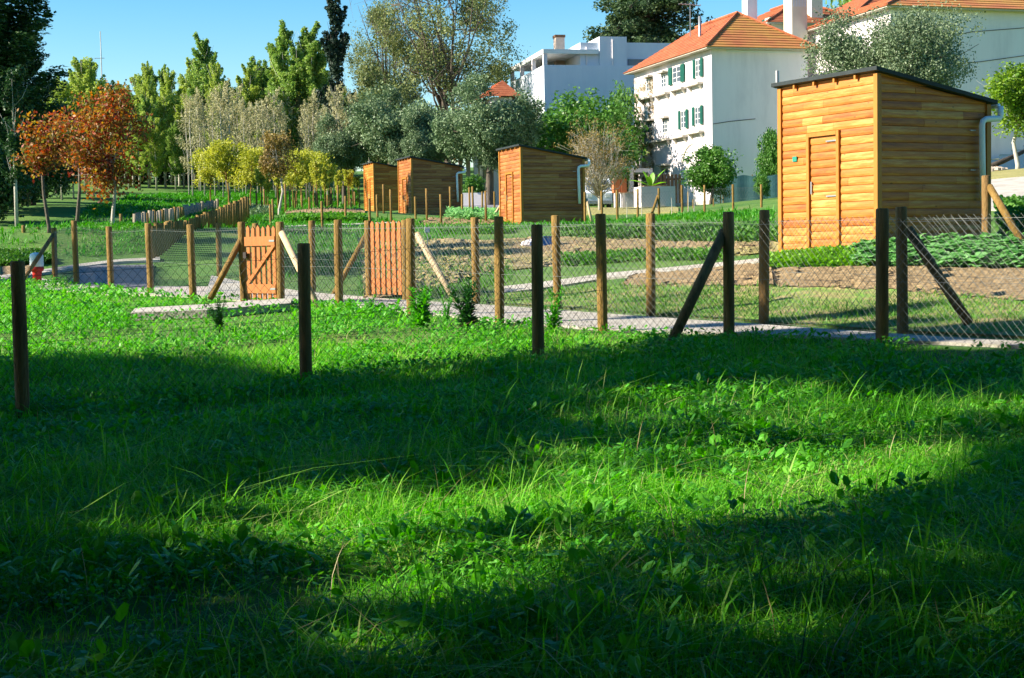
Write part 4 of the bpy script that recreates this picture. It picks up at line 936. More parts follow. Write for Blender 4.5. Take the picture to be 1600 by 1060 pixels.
# gates
def gate(posL, posR, H, label, flip, front):
    a, b = np.array(posL), np.array(posR); L = np.linalg.norm((b - a)[:2]); ang = math.atan2((b - a)[1], (b - a)[0])
    root = thing('garden_gate', a, ang, label, 'gate', 'slatted wooden garden gates'); n = 6; sw = L / n
    for i in range(n):
        x = (i + .5) * sw; w = sw * .30; h = H - (.02 if i % 2 else 0); mb = MB()
        mb.add([(x - w, -.012, .04), (x + w, -.012, .04), (x + w, .012, .04), (x - w, .012, .04), (x - w, -.012, h - .035), (x + w, -.012, h - .035), (x + w, .012, h - .035), (x - w, .012, h - .035), (x, -.012, h + .01), (x, .012, h + .01)],
               [(0, 3, 2, 1), (0, 1, 5, 8, 4), (2, 3, 7, 9, 6), (1, 2, 6, 5), (3, 0, 4, 7), (4, 8, 9, 7), (8, 5, 6, 9)])
        mb.build('slat', M['gatewood'], root)
    y0, y1 = (-.042, -.0135) if front else (.0135, .042)
    MB().box(.01, L - .01, y0, y1, H * .74, H * .86).build('rail', M['gatewood'], root); MB().box(.01, L - .01, y0, y1, H * .12, H * .24).build('rail', M['gatewood'], root)
    mb = MB(); x0, x1 = (.06, L - .05); z0, z1 = (H * .24, H * .74)
    if flip: x0, x1 = x1, x0
    d = .055; mb.hexa([(x0 - d, y0, z0 + .002), (x0 + d, y0, z0 + .002), (x0 + d, y1, z0 + .002), (x0 - d, y1, z0 + .002), (x1 - d, y0, z1 - .002), (x1 + d, y0, z1 - .002), (x1 + d, y1, z1 - .002), (x1 - d, y1, z1 - .002)])
    mb.build('diagonal_brace', M['gatewood'], root)
    hx = 0.0 if not flip else L
    for z in (H * .80, H * .18): MB().box(L - .16, L - .01, y0 - .008 if front else y1 + .001, y0 - .001 if front else y1 + .008, z - .016, z + .016).build('hinge', M['grey'], root)
    if front: MB().box(.0, .09, y0 - .03, y0 - .001, H * .58, H * .66).build('latch', M['iron'], root)
    return root
gl = np.array(tB[5][0]); gr = np.array(tB[4][0]); dv = (gr - gl); dv[2] = 0; dl = np.linalg.norm(dv); dv /= dl
g1 = gate(gl + dv * .10 + np.array([0, 0, .03]), gr - dv * .08, tB[5][1] * .93, 'orange slatted gate with visible diagonal brace and dark latch', False, True)
gl2 = np.array(tC[9][0]); gr2 = np.array(tC[8][0]); dv = (gr2 - gl2); dv[2] = 0; dv /= np.linalg.norm(dv)
g2 = gate(gl2 + dv * .08 + np.array([0, 0, .03]), gr2 - dv * .08, tC[9][1] * .97, 'closed orange slatted gate seen from its plain side, second from left', True, False)

# far allotment fences
def far_fence(label, posts, mesh=True, r=.045, **k):
    f, t_ = fence('allotment_fence', label, [(p[0], p[1], p[2], p[3]) for p in posts], 'far allotment fences', mesh=mesh, r=r, hfrac=.85, pitch=.16, wr=.0018, **k)
    return f, t_
ff1, tf1 = far_fence('thin post fence crossing in front of the white shutter house', [(914, 301, 345, 56), (940.7, 299, 346, 56), (965, 298, 347, 56), (996.5, 296, 347, 56.5), (1030, 295, 347, 57), (1066.5, 290, 345, 58), (1101, 290, 346, 60), (1146, 289, 350, 58), (1190, 289, 356, 55)])
brace(ff1, at(925, 348, 55.8), at(916, 311, 56), M['brace'], .05); brace(ff1, at(1018, 336, 56.6), at(1028, 306, 57), M['post'], .05)
ff2, tf2 = far_fence('thin post fence left of the red brown shed', [(504, 315, 359, 52), (540, 307, 345, 58), (578, 311, 350, 56), (590, 305, 345, 60)], mesh=False)
ff3, _ = far_fence('thin post fence before the staked young trees', [(423, 320, 350, 57), (427, 312, 345, 60), (472, 306, 337, 66), (484, 309, 341, 62), (512, 305, 333, 68), (548, 312, 330, 70)], mesh=False)
ff4, _ = far_fence('thin post fence between the two reddish sheds', [(649.7, 308, 352, 60), (722.3, 304, 351, 61), (753.6, 300, 335, 70), (772.7, 300, 335, 70)], mesh=False)
brace(ff4, at(772, 337, 60), at(784, 318, 60), M['brace'], .05)
rj = random.Random(9)
for i, (px, D) in enumerate([(455, 70), (463, 78), (495, 72), (520, 80), (530, 66), (556, 75), (563, 84), (601, 62), (612, 57), (668, 58), (690, 56), (705, 64), (740, 62), (760, 58), (735, 68), (415, 66), (403, 72), (448, 62)]):
    P = spot(px, D); o = MB().tube([(0, 0, -.2), (.01, 0, .6), (0, .01, rj.uniform(1.15, 1.4))], .042, 9).build('wooden_stake', M['post'], None, True); o.location = tuple(P)
    tag(o, 'thin pale wooden stake standing alone in the rear plots', 'stake', 'lone stakes in the rear plots')
ff5, _ = far_fence('short fence right of the house tree with small stakes', [(1083, 312, 336, 70), (1115, 311, 336, 70), (1126, 304, 330, 76), (1075, 300, 340, 68)], mesh=False, r=.03)
ff6, _ = far_fence('single low post fence in front of the left road', [(38, 353, 392, 47), (60, 356, 390, 48), (190, 335, 372, 60)], r=.06)
sp = spot(1541, 24.2); f7 = thing('wire_fence', sp, 0, 'dark corner post with leaning brace right of the large shed', 'fence', 'wire fences')
post_part(1541, 276, 400, 25.4, f7, PD, .07); brace(f7, at(1597, 378, 24.4), at(1546, 292, 25.3), M['post'], .06)
post_part(1690, 262, 400, 25.0, f7, PD, .07)

# palisades
def palisade(label, a, b, Da, Db, n, ht0, ht1, mat, seed, step=0):
    rr = random.Random(seed); root = thing('palisade', spot(a, Da), 0, label, 'palisade', 'log palisades'); o = np.array(root.location)
    for i in range(n):
        u = i / (n - 1); D = 1 / ((1 - u) / Da + u / Db); px = a + (b - a) * u; P = spot(px, D); h = at(px, np.interp(px, ht0, ht1), D)[2] - P[2] + rr.uniform(-.05, .05); h = max(h, .35)
        r = .078 * rr.uniform(.9, 1.1); q = P - o
        MB().tube([q + [0, 0, -.2], q + [rr.uniform(-.01, .01), 0, h * .5], q + [rr.uniform(-.02, .02), 0, h]], r, 9).build('log', mat if rr.random() > .3 else M['post'], root, True)
    return root
palisade('nearer palisade of brown upright logs rising to the right', 238, 389, 44, 62, 40, (238, 300, 330, 389), (352, 343, 331, 308), M['post'], 3)
palisade('farther palisade of greyish upright logs up the grass slope', 212, 342, 58, 80, 34, (212, 285, 342), (335, 323, 312), M['palis'], 5)

# ---------------------------------------------------------------- buildings
def roof_plane(mb, e0, e1, t1, t0, n, lift=.045, th=.06):
    e0, e1, t1, t0 = map(lambda p: np.array(p, float), (e0, e1, t1, t0)); nrm = np.cross(e1 - e0, t0 - e0); nrm /= np.linalg.norm(nrm)
    if nrm[2] < 0: nrm = -nrm
    for i in range(n):
        u0, u1 = i / n, (i + 1) / n + .15 / n; u1 = min(u1, 1)
        a, b = e0 + (t0 - e0) * u0, e1 + (t1 - e1) * u0; c, d = e1 + (t1 - e1) * u1, e0 + (t0 - e0) * u1
        k = max(1, int(np.linalg.norm(b - a) / .9))
        for j in range(k):
            v0, v1 = j / k, (j + 1) / k
            A, B, C_, D_ = a + (b - a) * v0, a + (b - a) * v1, d + (c - d) * v1, d + (c - d) * v0
            mb.hexa([A, B, C_ - nrm * .02, D_ - nrm * .02, A + nrm * lift, B + nrm * lift, C_, D_])
def hip_house(label, corner, ang, Lx, Ly, H, ov, ridge_h, name='house', base=-3.0, wall=None, lich=True, nrow=14, group=None):
    """near corner at local origin, walls along +x (right) and +y (away)"""
    root = thing(name, corner, ang, label, 'house', group)
    MB().box(0, Lx, 0, Ly, base, H).build('wall', wall or M['white'], root)
    e = H - .02; x0, x1, y0, y1 = -ov, Lx + ov, -ov, Ly + ov; rx = Lx / 2; ins = Lx / 2 * 1.0
    r0, r1 = (rx, ins, H + ridge_h), (rx, Ly - ins, H + ridge_h)
    MB().box(x0 + .05, x1 - .05, y0 + .05, y1 - .05, e - .06, e + .015).build('soffit', M['stone'], root)
    mb = MB(); roof_plane(mb, (x0, y0, e), (x0, y1, e), r1, r0, nrow); roof_plane(mb, (x1, y0, e), (x1, y1, e), r1, r0, nrow); roof_plane(mb, (x0, y1, e), (x1, y1, e), r1, r1, nrow)
    rf = mb.build('roof', M['tile'], root)
    mb = MB(); roof_plane(mb, (x0, y0, e), (x1, y0, e), r0, r0, nrow); mb.build('roof', M['lichen'] if lich else M['tile'], root)
    mb = MB()
    for p in ((x0, y0, e), (x1, y0, e)):
        mb.tube([np.array(p) + [0, 0, .08], np.array(r0) + [0, 0, .08]], .07, 6)
    mb.tube([np.array(r0) + [0, 0, .08], np.array(r1) + [0, 0, .08]], .08, 6); mb.build('ridge_tiles', M['tile'], root)
    return root, Fr(corner, ang)
def window(root, fr, x0px, x1px, y0px, y1px, shutters=None, hood=False, bars=2, deep=.12):
    """window in the facade x = 0 (faces -x), between photo columns and rows"""
    ya, za = fr.hx(x1px, (y0px + y1px) / 2); yb, _ = fr.hx(x0px, (y0px + y1px) / 2)
    z1 = fr.hx((x0px + x1px) / 2, y0px)[1]; z0 = fr.hx((x0px + x1px) / 2, y1px)[1]
    y0, y1 = min(ya, yb), max(ya, yb)
    w = MB().box(-.02, .0, y0 - .08, y1 + .08, z0 - .08, z1 + .08).build('window', M['stone'], root)
    MB().box(-.03, -.021, y0, y1, z0, z1).build('pane', M['glass'], w)
    fm = MB(); t = .05
    fm.box(-.05, -.031, y0, y0 + t, z0, z1); fm.box(-.05, -.031, y1 - t, y1, z0, z1); fm.box(-.049, -.031, y0 + t, y1 - t, z0, z0 + t); fm.box(-.049, -.031, y0 + t, y1 - t, z1 - t, z1)
    ym = (y0 + y1) / 2; fm.box(-.048, -.032, ym - t / 2, ym + t / 2, z0 + t, z1 - t)
    for k in range(1, bars + 1):
        zz = z0 + (z1 - z0) * k / (bars + 1); fm.box(-.046, -.032, y0 + t, ym - t / 2, zz - .015, zz + .015); fm.box(-.046, -.032, ym + t / 2, y1 - t, zz - .015, zz + .015)
    fm.build('frame', M['frame'], w)
    if hood: MB().box(-.35, -.0, y0 - .15, y1 + .15, z1 + .09, z1 + .20).build('hood', M['stone'], w)
    if shutters:
        sw = (y1 - y0) * .5 * shutters
        for (s0, s1) in ((y0 - sw - .02, y0 - .02), (y1 + .02, y1 + sw + .02)):
            sh = MB(); sh.box(-.10, -.06, s0, s1, z0 - .03, z1 + .03)
            for k in range(12):
                zz = z0 + (z1 - z0) * (k + .5) / 12; sh.box(-.112, -.101, s0 + .04, s1 - .04, zz - .02, zz + .02)
            sh.build('shutter', M['shutter'], w)
    return w
def ledge(root, fr, x0px, x1px, ypx, mat):
    ya, _ = fr.hx(x1px, ypx); yb, z = fr.hx(x0px, ypx); y0, y1 = min(ya, yb), max(ya, yb)
    mb = MB(); mb.box(-.36, 0, y0, y1, z, z + .12)
    for y in (y0 + .15, y1 - .30):
        mb.add([(-.28, y, z - .002), (0, y, z - .002), (0, y, z - .30), (-.28, y + .14, z - .002), (0, y + .14, z - .002), (0, y + .14, z - .32)], [(0, 1, 2), (3, 5, 4), (0, 2, 5, 3), (1, 4, 5, 2), (0, 3, 4, 1)])
    mb.build('balcony_ledge', mat, root)
# shutter house
hA_, fr = hip_house('white three storey house with green shutters and hipped tile roof', at(1114, 327, 86), R(16.3), 5.9, 12.0, 8.95, .55, 2.4)
window(hA_, fr, 1052, 1065, 104, 130, shutters=.9)
window(hA_, fr, 1088, 1096, 93, 121, shutters=.9)
window(hA_, fr, 1034, 1042, 117, 137, hood=True)
window(hA_, fr, 1011, 1019, 124, 143, hood=True)
window(hA_, fr, 1065, 1073, 173, 201, shutters=.8)
window(hA_, fr, 1087, 1096, 167, 195, shutters=.8)
window(hA_, fr, 1036, 1044, 188, 208, hood=True)
window(hA_, fr, 1012, 1021, 192, 214, hood=True)
for a, b, y in ((1078, 1099, 137), (1053, 1073, 144), (1028, 1047, 152), (1003, 1023, 158), (1080, 1101, 211), (1055, 1075, 218), (1028, 1049, 223), (1004, 1026, 227)):
    ledge(hA_, fr, a, b, y, M['stone'])
window(hA_, fr, 1034, 1046, 262, 290, hood=True)
window(hA_, fr, 1005, 1020, 258, 296)
# arched ground floor recess
y0, zc = fr.hx(1098, 262); y1, _ = fr.hx(1067, 262); mb = MB(); n = 12; yc = (y0 + y1) / 2; ra = abs(y1 - y0) / 2
ztop = fr.hx(1082, 226)[1]; zs = ztop - ra * .9; 
prev = None
for k in range(n + 1):
    a = math.pi * k / n; p = (yc - ra * math.cos(a), zs + ra * .9 * math.sin(a)); q = (yc - (ra + .12) * math.cos(a), zs + (ra + .12) * .9 * math.sin(a))
    if prev: mb.hexa([(-.06, prev[0][0], prev[0][1]), (-.06, p[0], p[1]), (0, p[0], p[1]), (0, prev[0][0], prev[0][1]), (-.06, prev[1][0], prev[1][1]), (-.06, q[0], q[1]), (0, q[0], q[1]), (0, prev[1][0], prev[1][1])])
    prev = (p, q)
mb.build('arch_moulding', M['stone'], hA_)
MB().tube([(1.3, 4.6, 8.9), (1.3, 4.6, 11.4)], .09, 8).build('flue_pipe', M['grey'], hA_, True)
an = MB().tube([(1.8, 7.2, 9.6), (1.8, 7.2, 12.6)], .025, 6); an.tube([(1.0, 7.0, 12.5), (2.6, 7.4, 12.5)], .02, 5)
for k in range(6): an.tube([(1.1 + k * .27, 7.0 + k * .07 - .3, 12.5), (1.1 + k * .27, 7.0 + k * .07 + .3, 12.5)], .012, 4)
an.build('antenna', M['grey'], hA_)
def cable(root, fr, pts, name='cable'):
    P = [(fr.hy(*p)[0], -.02, fr.hy(*p)[1]) for p in pts]; MB().tube(P, .018, 5).build(name, M['iron'], root)
cable(hA_, fr, [(1114, 194), (1140, 190), (1180, 186)])
MB().box(.9, 5.6, -.03, 0, fr.hy(1180, 80)[1] - .08, fr.hy(1180, 80)[1] + .02).build('cornice_band', M['palewall'], hA_)
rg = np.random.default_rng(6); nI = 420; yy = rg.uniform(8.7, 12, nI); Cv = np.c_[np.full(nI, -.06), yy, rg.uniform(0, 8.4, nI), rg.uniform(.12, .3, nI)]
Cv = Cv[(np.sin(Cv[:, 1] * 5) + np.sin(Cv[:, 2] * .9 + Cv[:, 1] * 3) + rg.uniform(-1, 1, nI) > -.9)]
Vv = leafcloud(Cv, 26, .10, rg); Vv[:, 0] = -.03 - np.abs(Vv[:, 0] + .03) * .3; link_np('mottled_leaf_sheet', Vv, 4, M['mottled_brown'], hA_)  # mottled sheet of brown leaf cards over the far end of the facade
MB().box(-.02, .0, .0, 12, 0, .5).build('plinth', M['stone'], hA_)
# big chimney to the right of it
ch = thing('chimney_house', at(1262, 160, 92), R(16.3), 'tall cream chimney stack between the shutter house and its right neighbour', 'chimney')
MB().box(-1.0, 0, 0, 1.1, -6, 6.4).build('stack', M['cream'], ch); mb = MB()
for k in range(9): mb.box(-.93 + k * .1, -.88 + k * .1, -.01, -.001, 5.65, 6.25)
mb.build('vent_grille', M['palewall'], ch)
# house behind, with two chimneys
hB_, frb = hip_house('cream house behind the shutter house, only roof and chimneys showing', at(1206, 300, 112), R(16.3), 8.5, 13, 12.2, .55, 2.3, wall=M['cream'], lich=False)
MB().box(-.9, -.1, 2.0, 2.9, 8, 16.2).build('chimney', M['white'], hB_); MB().box(3.6, 4.5, .6, 1.5, 11, 16).build('chimney', M['cream'], hB_)
window(hB_, frb, 1196, 1203, 30, 40, shutters=.9)
# right house
hC_, frc = hip_house('white house behind the silvery olive with long tiled eave', at(1392, 268, 84), R(16.3), 16, 12.5, 8.9, .55, 3.2)
cable(hC_, frc, [(1392, 92), (1450, 62), (1520, 50), (1600, 44)]); cable(hC_, frc, [(1450, 102), (1530, 97), (1610, 86)])
window(hC_, frc, 1330, 1342, 60, 90, shutters=.8); window(hC_, frc, 1300, 1310, 70, 98)
hD_, frd = hip_house('far tiled house peeping above the silvery olive', at(1345, 200, 118), R(16.3), 9, 12, 8.8, .55, 2.6, lich=False)
# grey white modern building
O = at(853, 300, 105); mo = thing('modern_house', O, R(12), 'grey white flat roofed building with rooftop pergola', 'building'); fm_ = Fr(O, R(12))
zt = fm_.hy(900, 102)[1]; xr = 14
MB().box(0, xr, 0, 11, -3, zt).build('wall', M['palewall'], mo)
x1, _ = fm_.hy(980, 100); x0, z1 = fm_.hy(937, 57)
MB().box(x0, x1, .06, 7, zt, z1).build('upper_block', M['palewall'], mo)
xa, za = fm_.hy(908, 66); MB().box(xa, x0 - .002, .25, 7, zt, za).build('upper_block', M['palewall'], mo)
MB().box(x1 + .002, xr + 3, .3, 6, zt - 6, fm_.hy(990, 66)[1]).build('upper_block', M['palewall'], mo)
for py in (92, 145):
    xx, zz = fm_.hy(983, py); MB().box(xx, xx + 3, .2, .29, zz - 2.2, zz).build('window', M['glass'], mo)
pg = MB(); zp = fm_.hy(853, 77)[1]; xe = fm_.hy(935, 77)[0]
pg.box(-.05, xe, -.05, .25, zp - .3, zp); pg.box(-.05, .25, .252, 12.5, zp - .3, zp); pg.box(.252, xe, 10.2, 10.45, zp - .3, zp - .002)
for k in range(14): pg.box(.255, xe - .002, .6 + k * .68, .68 + k * .68, zp - .25, zp - .12)
pg.box(.256, xe - .004, .258, 10.19, zp - .11, zp - .01); pg.build('pergola_roof', M['frame'], mo)
for y in (0, 3.4, 7.2, 10.6): MB().box(-.03, .24, y, y + .27, zt, zp - .302).build('pergola_column', M['white'], mo)
sl_ = MB().box(1.0, xe, 2, 9, zt + .05, zt + .12); sl_.build('terrace_furniture', M['brownwood'], mo)
xc, zc2 = fm_.hy(901, 44); MB().box(xc - .35, xc + .3, 4.6, 5.3, zt, zc2).build('chimney', M['chim'], mo); MB().box(xc - .40, xc + .35, 4.55, 5.35, zc2, zc2 + .18).build('chimney_cap', M['brownwood'], mo)
MB().tube([(x0 + .9, .03, z1 - .2), (x0 + .9, .03, zt)], .05, 6).build('drainpipe', M['white'], mo); MB().tube([(x0 - .9, .2, za - .3), (x0 - .9, .2, zt)], .05, 6).build('drainpipe', M['white'], mo)
# white house with steps between the sheds
O = at(771, 303, 96); hE = thing('white_house', O, R(12), 'white house with tiled porch and steps seen between two sheds', 'house'); fe = Fr(O, R(12))
MB().box(0, 1.3, 0, 5, -3, 6.0).build('wall', M['white'], hE)
mb = MB(); roof_plane(mb, (-.5, -.5, 6.0), (-.5, 5.5, 6.0), (1.0, 4, 7.2), (1.0, 1.5, 7.2), 8); roof_plane(mb, (-.5, -.5, 6.0), (1.8, -.5, 6.0), (1.0, 1.5, 7.2), (1.0, 1.5, 7.2), 8); roof_plane(mb, (1.8, -.5, 6.0), (1.8, 5.5, 6.0), (1.0, 4, 7.2), (1.0, 1.5, 7.2), 8); mb.build('roof', M['tile'], hE)
mb = MB(); roof_plane(mb, (-1.4, -.3, 2.5), (-1.4, 6, 2.5), (0, 6, 3.0), (0, -.3, 3.0), 4); mb.build('porch_roof', M['tile'], hE)
for y in (0, 2.6, 5.4): MB().box(-1.2, -.95, y, y + .25, -.8, 2.45).build('porch_column', M['white'], hE)
MB().box(-.03, 0, .9, 1.8, -.1, 2.0).build('door', M['brownwood'], hE); MB().box(-.03, 0, 3.2, 4.2, .8, 2.0).build('window', M['glass'], hE)
mb = MB()
for k in range(7): mb.box(-3.4 + k * .3, -1.0, -1.4, -.2, -1.5, -1.2 + k * .17)
mb.build('steps', M['stone'], hE)
# walls and things in front of the shutter house
O = at(1002, 325, 76); pw = thing('planter_wall', O, R(10), 'white block planter wall holding a banana plant', 'planter')
MB().box(0, 1.75, 0, 1.4, -.3, 1.05).build('block', M['white'], pw); MB().box(.2, 1.55, .2, 1.2, 1.05, 1.10).build('soil', M['soil'], pw)
bn = thing('banana_plant', at(1017, 292, 76.6), 0, 'banana plant with broad bright green leaves on the white planter wall', 'plant')
def paddle(root, az, el, L, w, mat, droop=.5, name='leaf', base=(0, 0, 0), n=7):
    mb = MB(); d = np.array([math.cos(az), math.sin(az), 0]); s = np.array([-math.sin(az), math.cos(az), 0]); rows = []
    for i in range(n + 1):
        t = i / n; c = np.array(base) + d * L * t * math.cos(el) + np.array([0, 0, L * (t * math.sin(el) - droop * t * t * .5)])
        ww = w * (math.sin(math.pi * min(1, t * .93 + .05)) ** .8) * .5; rows.append((c - s * ww + [0, 0, ww * .3], c, c + s * ww + [0, 0, ww * .3]))
    for r_ in rows: mb.v += [tuple(p) for p in r_]
    for i in range(n): mb.f += [(3 * i, 3 * i + 1, 3 * i + 4, 3 * i + 3), (3 * i + 1, 3 * i + 2, 3 * i + 5, 3 * i + 4)]
    return mb.build(name, mat, root, True)
for az, el, L in ((3.3, .45, 1.3), (2.6, 1.15, 1.1), (1.0, 1.3, .9), (.2, .95, 1.35), (-.4, .4, .9), (4.3, .9, .8)): paddle(bn, az, el, L, .32, M['lettuce'], .35)
# van
def van(P, ang):
    root = thing('parked_van', P, ang, 'white van parked behind the bare tree', 'van')
    L, w = 4.2, 1.75; prof = [(0, .35), (0, 1.0), (.25, 1.15), (.9, 1.85), (1.3, 1.98), (3.9, 1.98), (4.2, 1.8), (4.2, .35)]
    mb = MB(); n = len(prof)
    for y in (0, w): mb.v += [(x, y, z) for x, z in prof]
    mb.f += [tuple(range(n)), tuple(range(2 * n - 1, n - 1, -1))] + [(k, (k + 1) % n, n + (k + 1) % n, n + k) for k in range(n)]
    b = mb.build('body', M['van'], root)
    for x0_, x1_ in ((1.0, 1.75), (1.9, 2.8), (2.95, 3.9)): MB().box(x0_, x1_, -.012, -.001, 1.18, 1.72).build('side_window', M['glass'], root)
    MB().add([(.30, .1, 1.19), (.30, w - .1, 1.19), (.86, w - .15, 1.79), (.86, .15, 1.79), (.27, .1, 1.21), (.27, w - .1, 1.21), (.83, w - .15, 1.81), (.83, .15, 1.81)], [(0, 3, 2, 1), (4, 5, 6, 7), (0, 1, 5, 4), (1, 2, 6, 5), (2, 3, 7, 6), (3, 0, 4, 7)]).build('windscreen', M['glass'], root)
    for x in (.85, 3.3):
        for y in (-.02, w - .18):
            wh = MB(); wh.tube([(x, y, .33), (x, y + .2, .33)], .33, 16); wh.build('wheel', M['rubber'], root)
            
    for y in (.15, w - .45): MB().box(-.02, .0, y, y + .3, .75, .95).build('headlight', M['frame'], root)
    MB().box(-.05, -.001, .05, w - .05, .36, .55).build('bumper', M['grey'], root)
    return root
vn = van(at(957, 328, 84), R(96)); vn.scale = (.92, .86, .92)
for px, pz, s, lb in ((963, 291, .2, 'larger square terracotta planter beside the van'), (974, 293, .16, 'smaller terracotta planter left of the banana plant')):
    P = at(px, 312, 78); t = thing('terracotta_planter', P, R(10), lb, 'planter'); MB().box(-s * .9, s * .9, -s, s, .35, 1.05).build('pot', M['terracotta'], t); MB().box(-s * .5, s * .5, -s * .5, s * .5, -.4, .35).build('pedestal', M['white'], t)
    C = clumps_on([(0, 0, 1.3, .35)], 26, .15, rg); link_np('foliage', leafcloud(C, 30, .12, rg), 4, M['leafgreen'], t)
O = at(975, 325, 78.5); t = thing('low_wall', O, R(8), 'low grey white boundary wall behind the thin posts', 'wall'); MB().box(-.15, 1.0, 0, .2, -.5, .75).build('panel', M['palewall'], t); MB().box(-.2, 1.05, -.04, .24, .75, .82).build('coping', M['stone'], t)
O = at(1040, 318, 80); t = thing('brown_railing', O, R(8), 'dark brown slatted railing beside the planter wall', 'railing')
for k in range(9): MB().box(-.9 + k * .2, -.76 + k * .2, 0, .04, 0, 1.5).build('slat', M['brownwood'], t)
MB().box(-.95, 1.0, .041, .08, 1.2, 1.3).build('rail', M['brownwood'], t)
# entrance canopy left of the shutter house
O = at(960, 300, 92); t = thing('carport', O, R(12), 'shaded flat roofed carport left of the shutter house', 'carport')
MB().box(-.4, 2.4, 0, 4, 1.15, 1.4).build('roof', M['white'], t); MB().box(-.4, 2.4, 3.0, 3.1, -1.6, 1.148).build('back_wall', M['dark'], t)
for x in (.9, 2.1): MB().box(x, x + .28, -.1, .18, -1.6, 1.148).build('column', M['white'], t)
# teal shade cloth fence
O = at(1140, 326, 78); t = thing('shade_cloth_fence', O, R(2), 'teal shade cloth stretched on posts beside the white house', 'fence')
mb = MB(); n = 26; 
for i in range(n + 1):
    x = -.3 + 3.1 * i / n; yv = .012 * math.sin(i * .8); mb.v += [(x, yv, -.2), (x, yv + .01, 1.65 + .03 * math.sin(i * .9)), (x, yv + .02, -.2), (x, yv + .03, 1.65 + .03 * math.sin(i * .9))]
for i in range(n):
    a = 4 * i; mb.f += [(a, a + 4, a + 5, a + 1), (a + 2, a + 3, a + 7, a + 6), (a + 1, a + 5, a + 7, a + 3)]
mb.build('cloth', M['tarp'], t)
for x in (-.3, 1.2, 2.75): MB().tube([(x, .12, -.3), (x, .12, 1.7)], .03, 6).build('post', M['post'], t)
# white wall strip with cable behind the tall shrub
O = at(1184, 300, 88); t = thing('white_wall', O, R(16), 'narrow sunlit white wall behind the tall green shrub', 'wall'); MB().box(0, .8, 0, .3, -1.5, 5.6).build('panel', M['white'], t); MB().box(-.05, .85, -.05, .35, 5.6, 5.72).build('coping', M['stone'], t)
# saplings in tubes
sap = None
for i, (px, y0, y1) in enumerate([(1003, 312, 340), (1050, 315, 342), (1076, 302, 344), (1085, 306, 340), (980, 314, 340)]):
    P = spot(px, 66); h = (y1 - y0) / F * 66; t = thing('sapling', P, 0, 'leafless whitish sapling stem among the far posts', 'sapling', 'whitish sapling stems')
    sm = MB().tube([(0, 0, -.1), (.02, 0, h * .5), (0, .02, h)], [.022, .018, .01], 6)
    sm.build('stem', M['palebark'], t)
# right side: stepped wall, rocks, log
O = at(1546, 256, 66); t = thing('stepped_wall', O, R(8), 'white stepped garden wall climbing to the right', 'wall'); mb = MB()
for k in range(6): mb.box(k * .55, k * .55 + .548, 0, .25, -1.5, .15 + k * .2)
mb.build('steps', M['white'], t)
mb = MB()
for k in range(6): mb.box(k * .55, k * .55 + .546, .02, .22, .151 + k * .2, .19 + k * .2)
mb.build('coping', M['stone'], t)
MB().tube([at(1546, 262, 60) - O, at(1575, 250, 61) - O, at(1600, 238, 62) - O], .14, 8)
def rock(root, c, r, seed, mat):
    rg = np.random.default_rng(seed); vs = []; fs = []
    nu, nv = 8, 6
    for j in range(nv + 1):
        for i in range(nu):
            th, ph = math.pi * j / nv, 2 * math.pi * i / nu; k = r * (1 + rg.normal(0, .12)); vs.append((c[0] + k * math.sin(th) * math.cos(ph) * 1.2, c[1] + k * math.sin(th) * math.sin(ph), c[2] + k * math.cos(th) * .7))
    for j in range(nv):
        for i in range(nu): fs.append((j * nu + i, j * nu + (i + 1) % nu, (j + 1) * nu + (i + 1) % nu, (j + 1) * nu + i))
    return link('stone', vs, fs, mat, root)
for i, (px, py, r_) in enumerate([(1548, 263, .22), (1556, 266, .2), (1563, 261, .17), (1553, 258, .15), (1570, 263, .12)]):
    P = spot(px, 57); o = rock(None, (0, 0, 0), r_, i, M['rockm']); o.location = (P[0], P[1], P[2] + r_ * .4)
    tag(o, ['biggest rubble stone in the pile on the dry bank', 'second rubble stone, lowest in the pile', 'pale rubble stone right of the biggest one', 'rubble stone resting behind the biggest one', 'smallest rubble stone, rightmost of the pile'][i], 'stone', 'rubble stones on the dry bank')
o = MB().tube([at(1544, 262, 60), at(1572, 250, 60.5), at(1602, 236, 61)], [.12, .10, .08], 8).build('fallen_log', M['darkbark'], None, True); tag(o, 'dark fallen log lying below the stepped wall', 'log')

# ---------------------------------------------------------------- vegetables and tall weeds
def kale_mesh():
    rg = np.random.default_rng(77); Vs = []; Fs = []; b = 0
    for i in range(34):
        az = rg.uniform(0, 6.28); el = rg.uniform(.0, .9); L = rg.uniform(.15, .27); w = L * .95; d = np.array([math.cos(az), math.sin(az), 0]); s = np.array([-math.sin(az), math.cos(az), 0]); n = 5; z0 = rg.uniform(.08, .35)
        for k in range(n + 1):
            t = k / n; c = d * L * t * math.cos(el) + np.array([0, 0, z0 + L * (t * math.sin(el) - .45 * t * t)]); ww = w * .5 * math.sin(math.pi * min(.97, t * .8 + .12))
            for j, q in enumerate((-1, -.4, 0, .4, 1)): Vs.append(c + s * ww * q + np.array([0, 0, .35 * ww * abs(q) + rg.normal(0, .014)]))
        for k in range(n):
            for j in range(4): a = b + k * 5 + j; Fs.append((a, a + 1, a + 6, a + 5))
        b += (n + 1) * 5
    return Vs, Fs
kv, kf = kale_mesh(); krow = None; rk = random.Random(8)
kgrid = []
for row, (ya, yb) in enumerate([(418, 420), (410, 411), (402, 402), (394, 393), (387, 386)]):
    for i in range(13):
        u = (i + (row % 2) * .5) / 12.5; px = 1345 + 285 * u; py = ya + (yb - ya) * u + rk.uniform(-1.5, 1.5); kgrid.append((px, py))
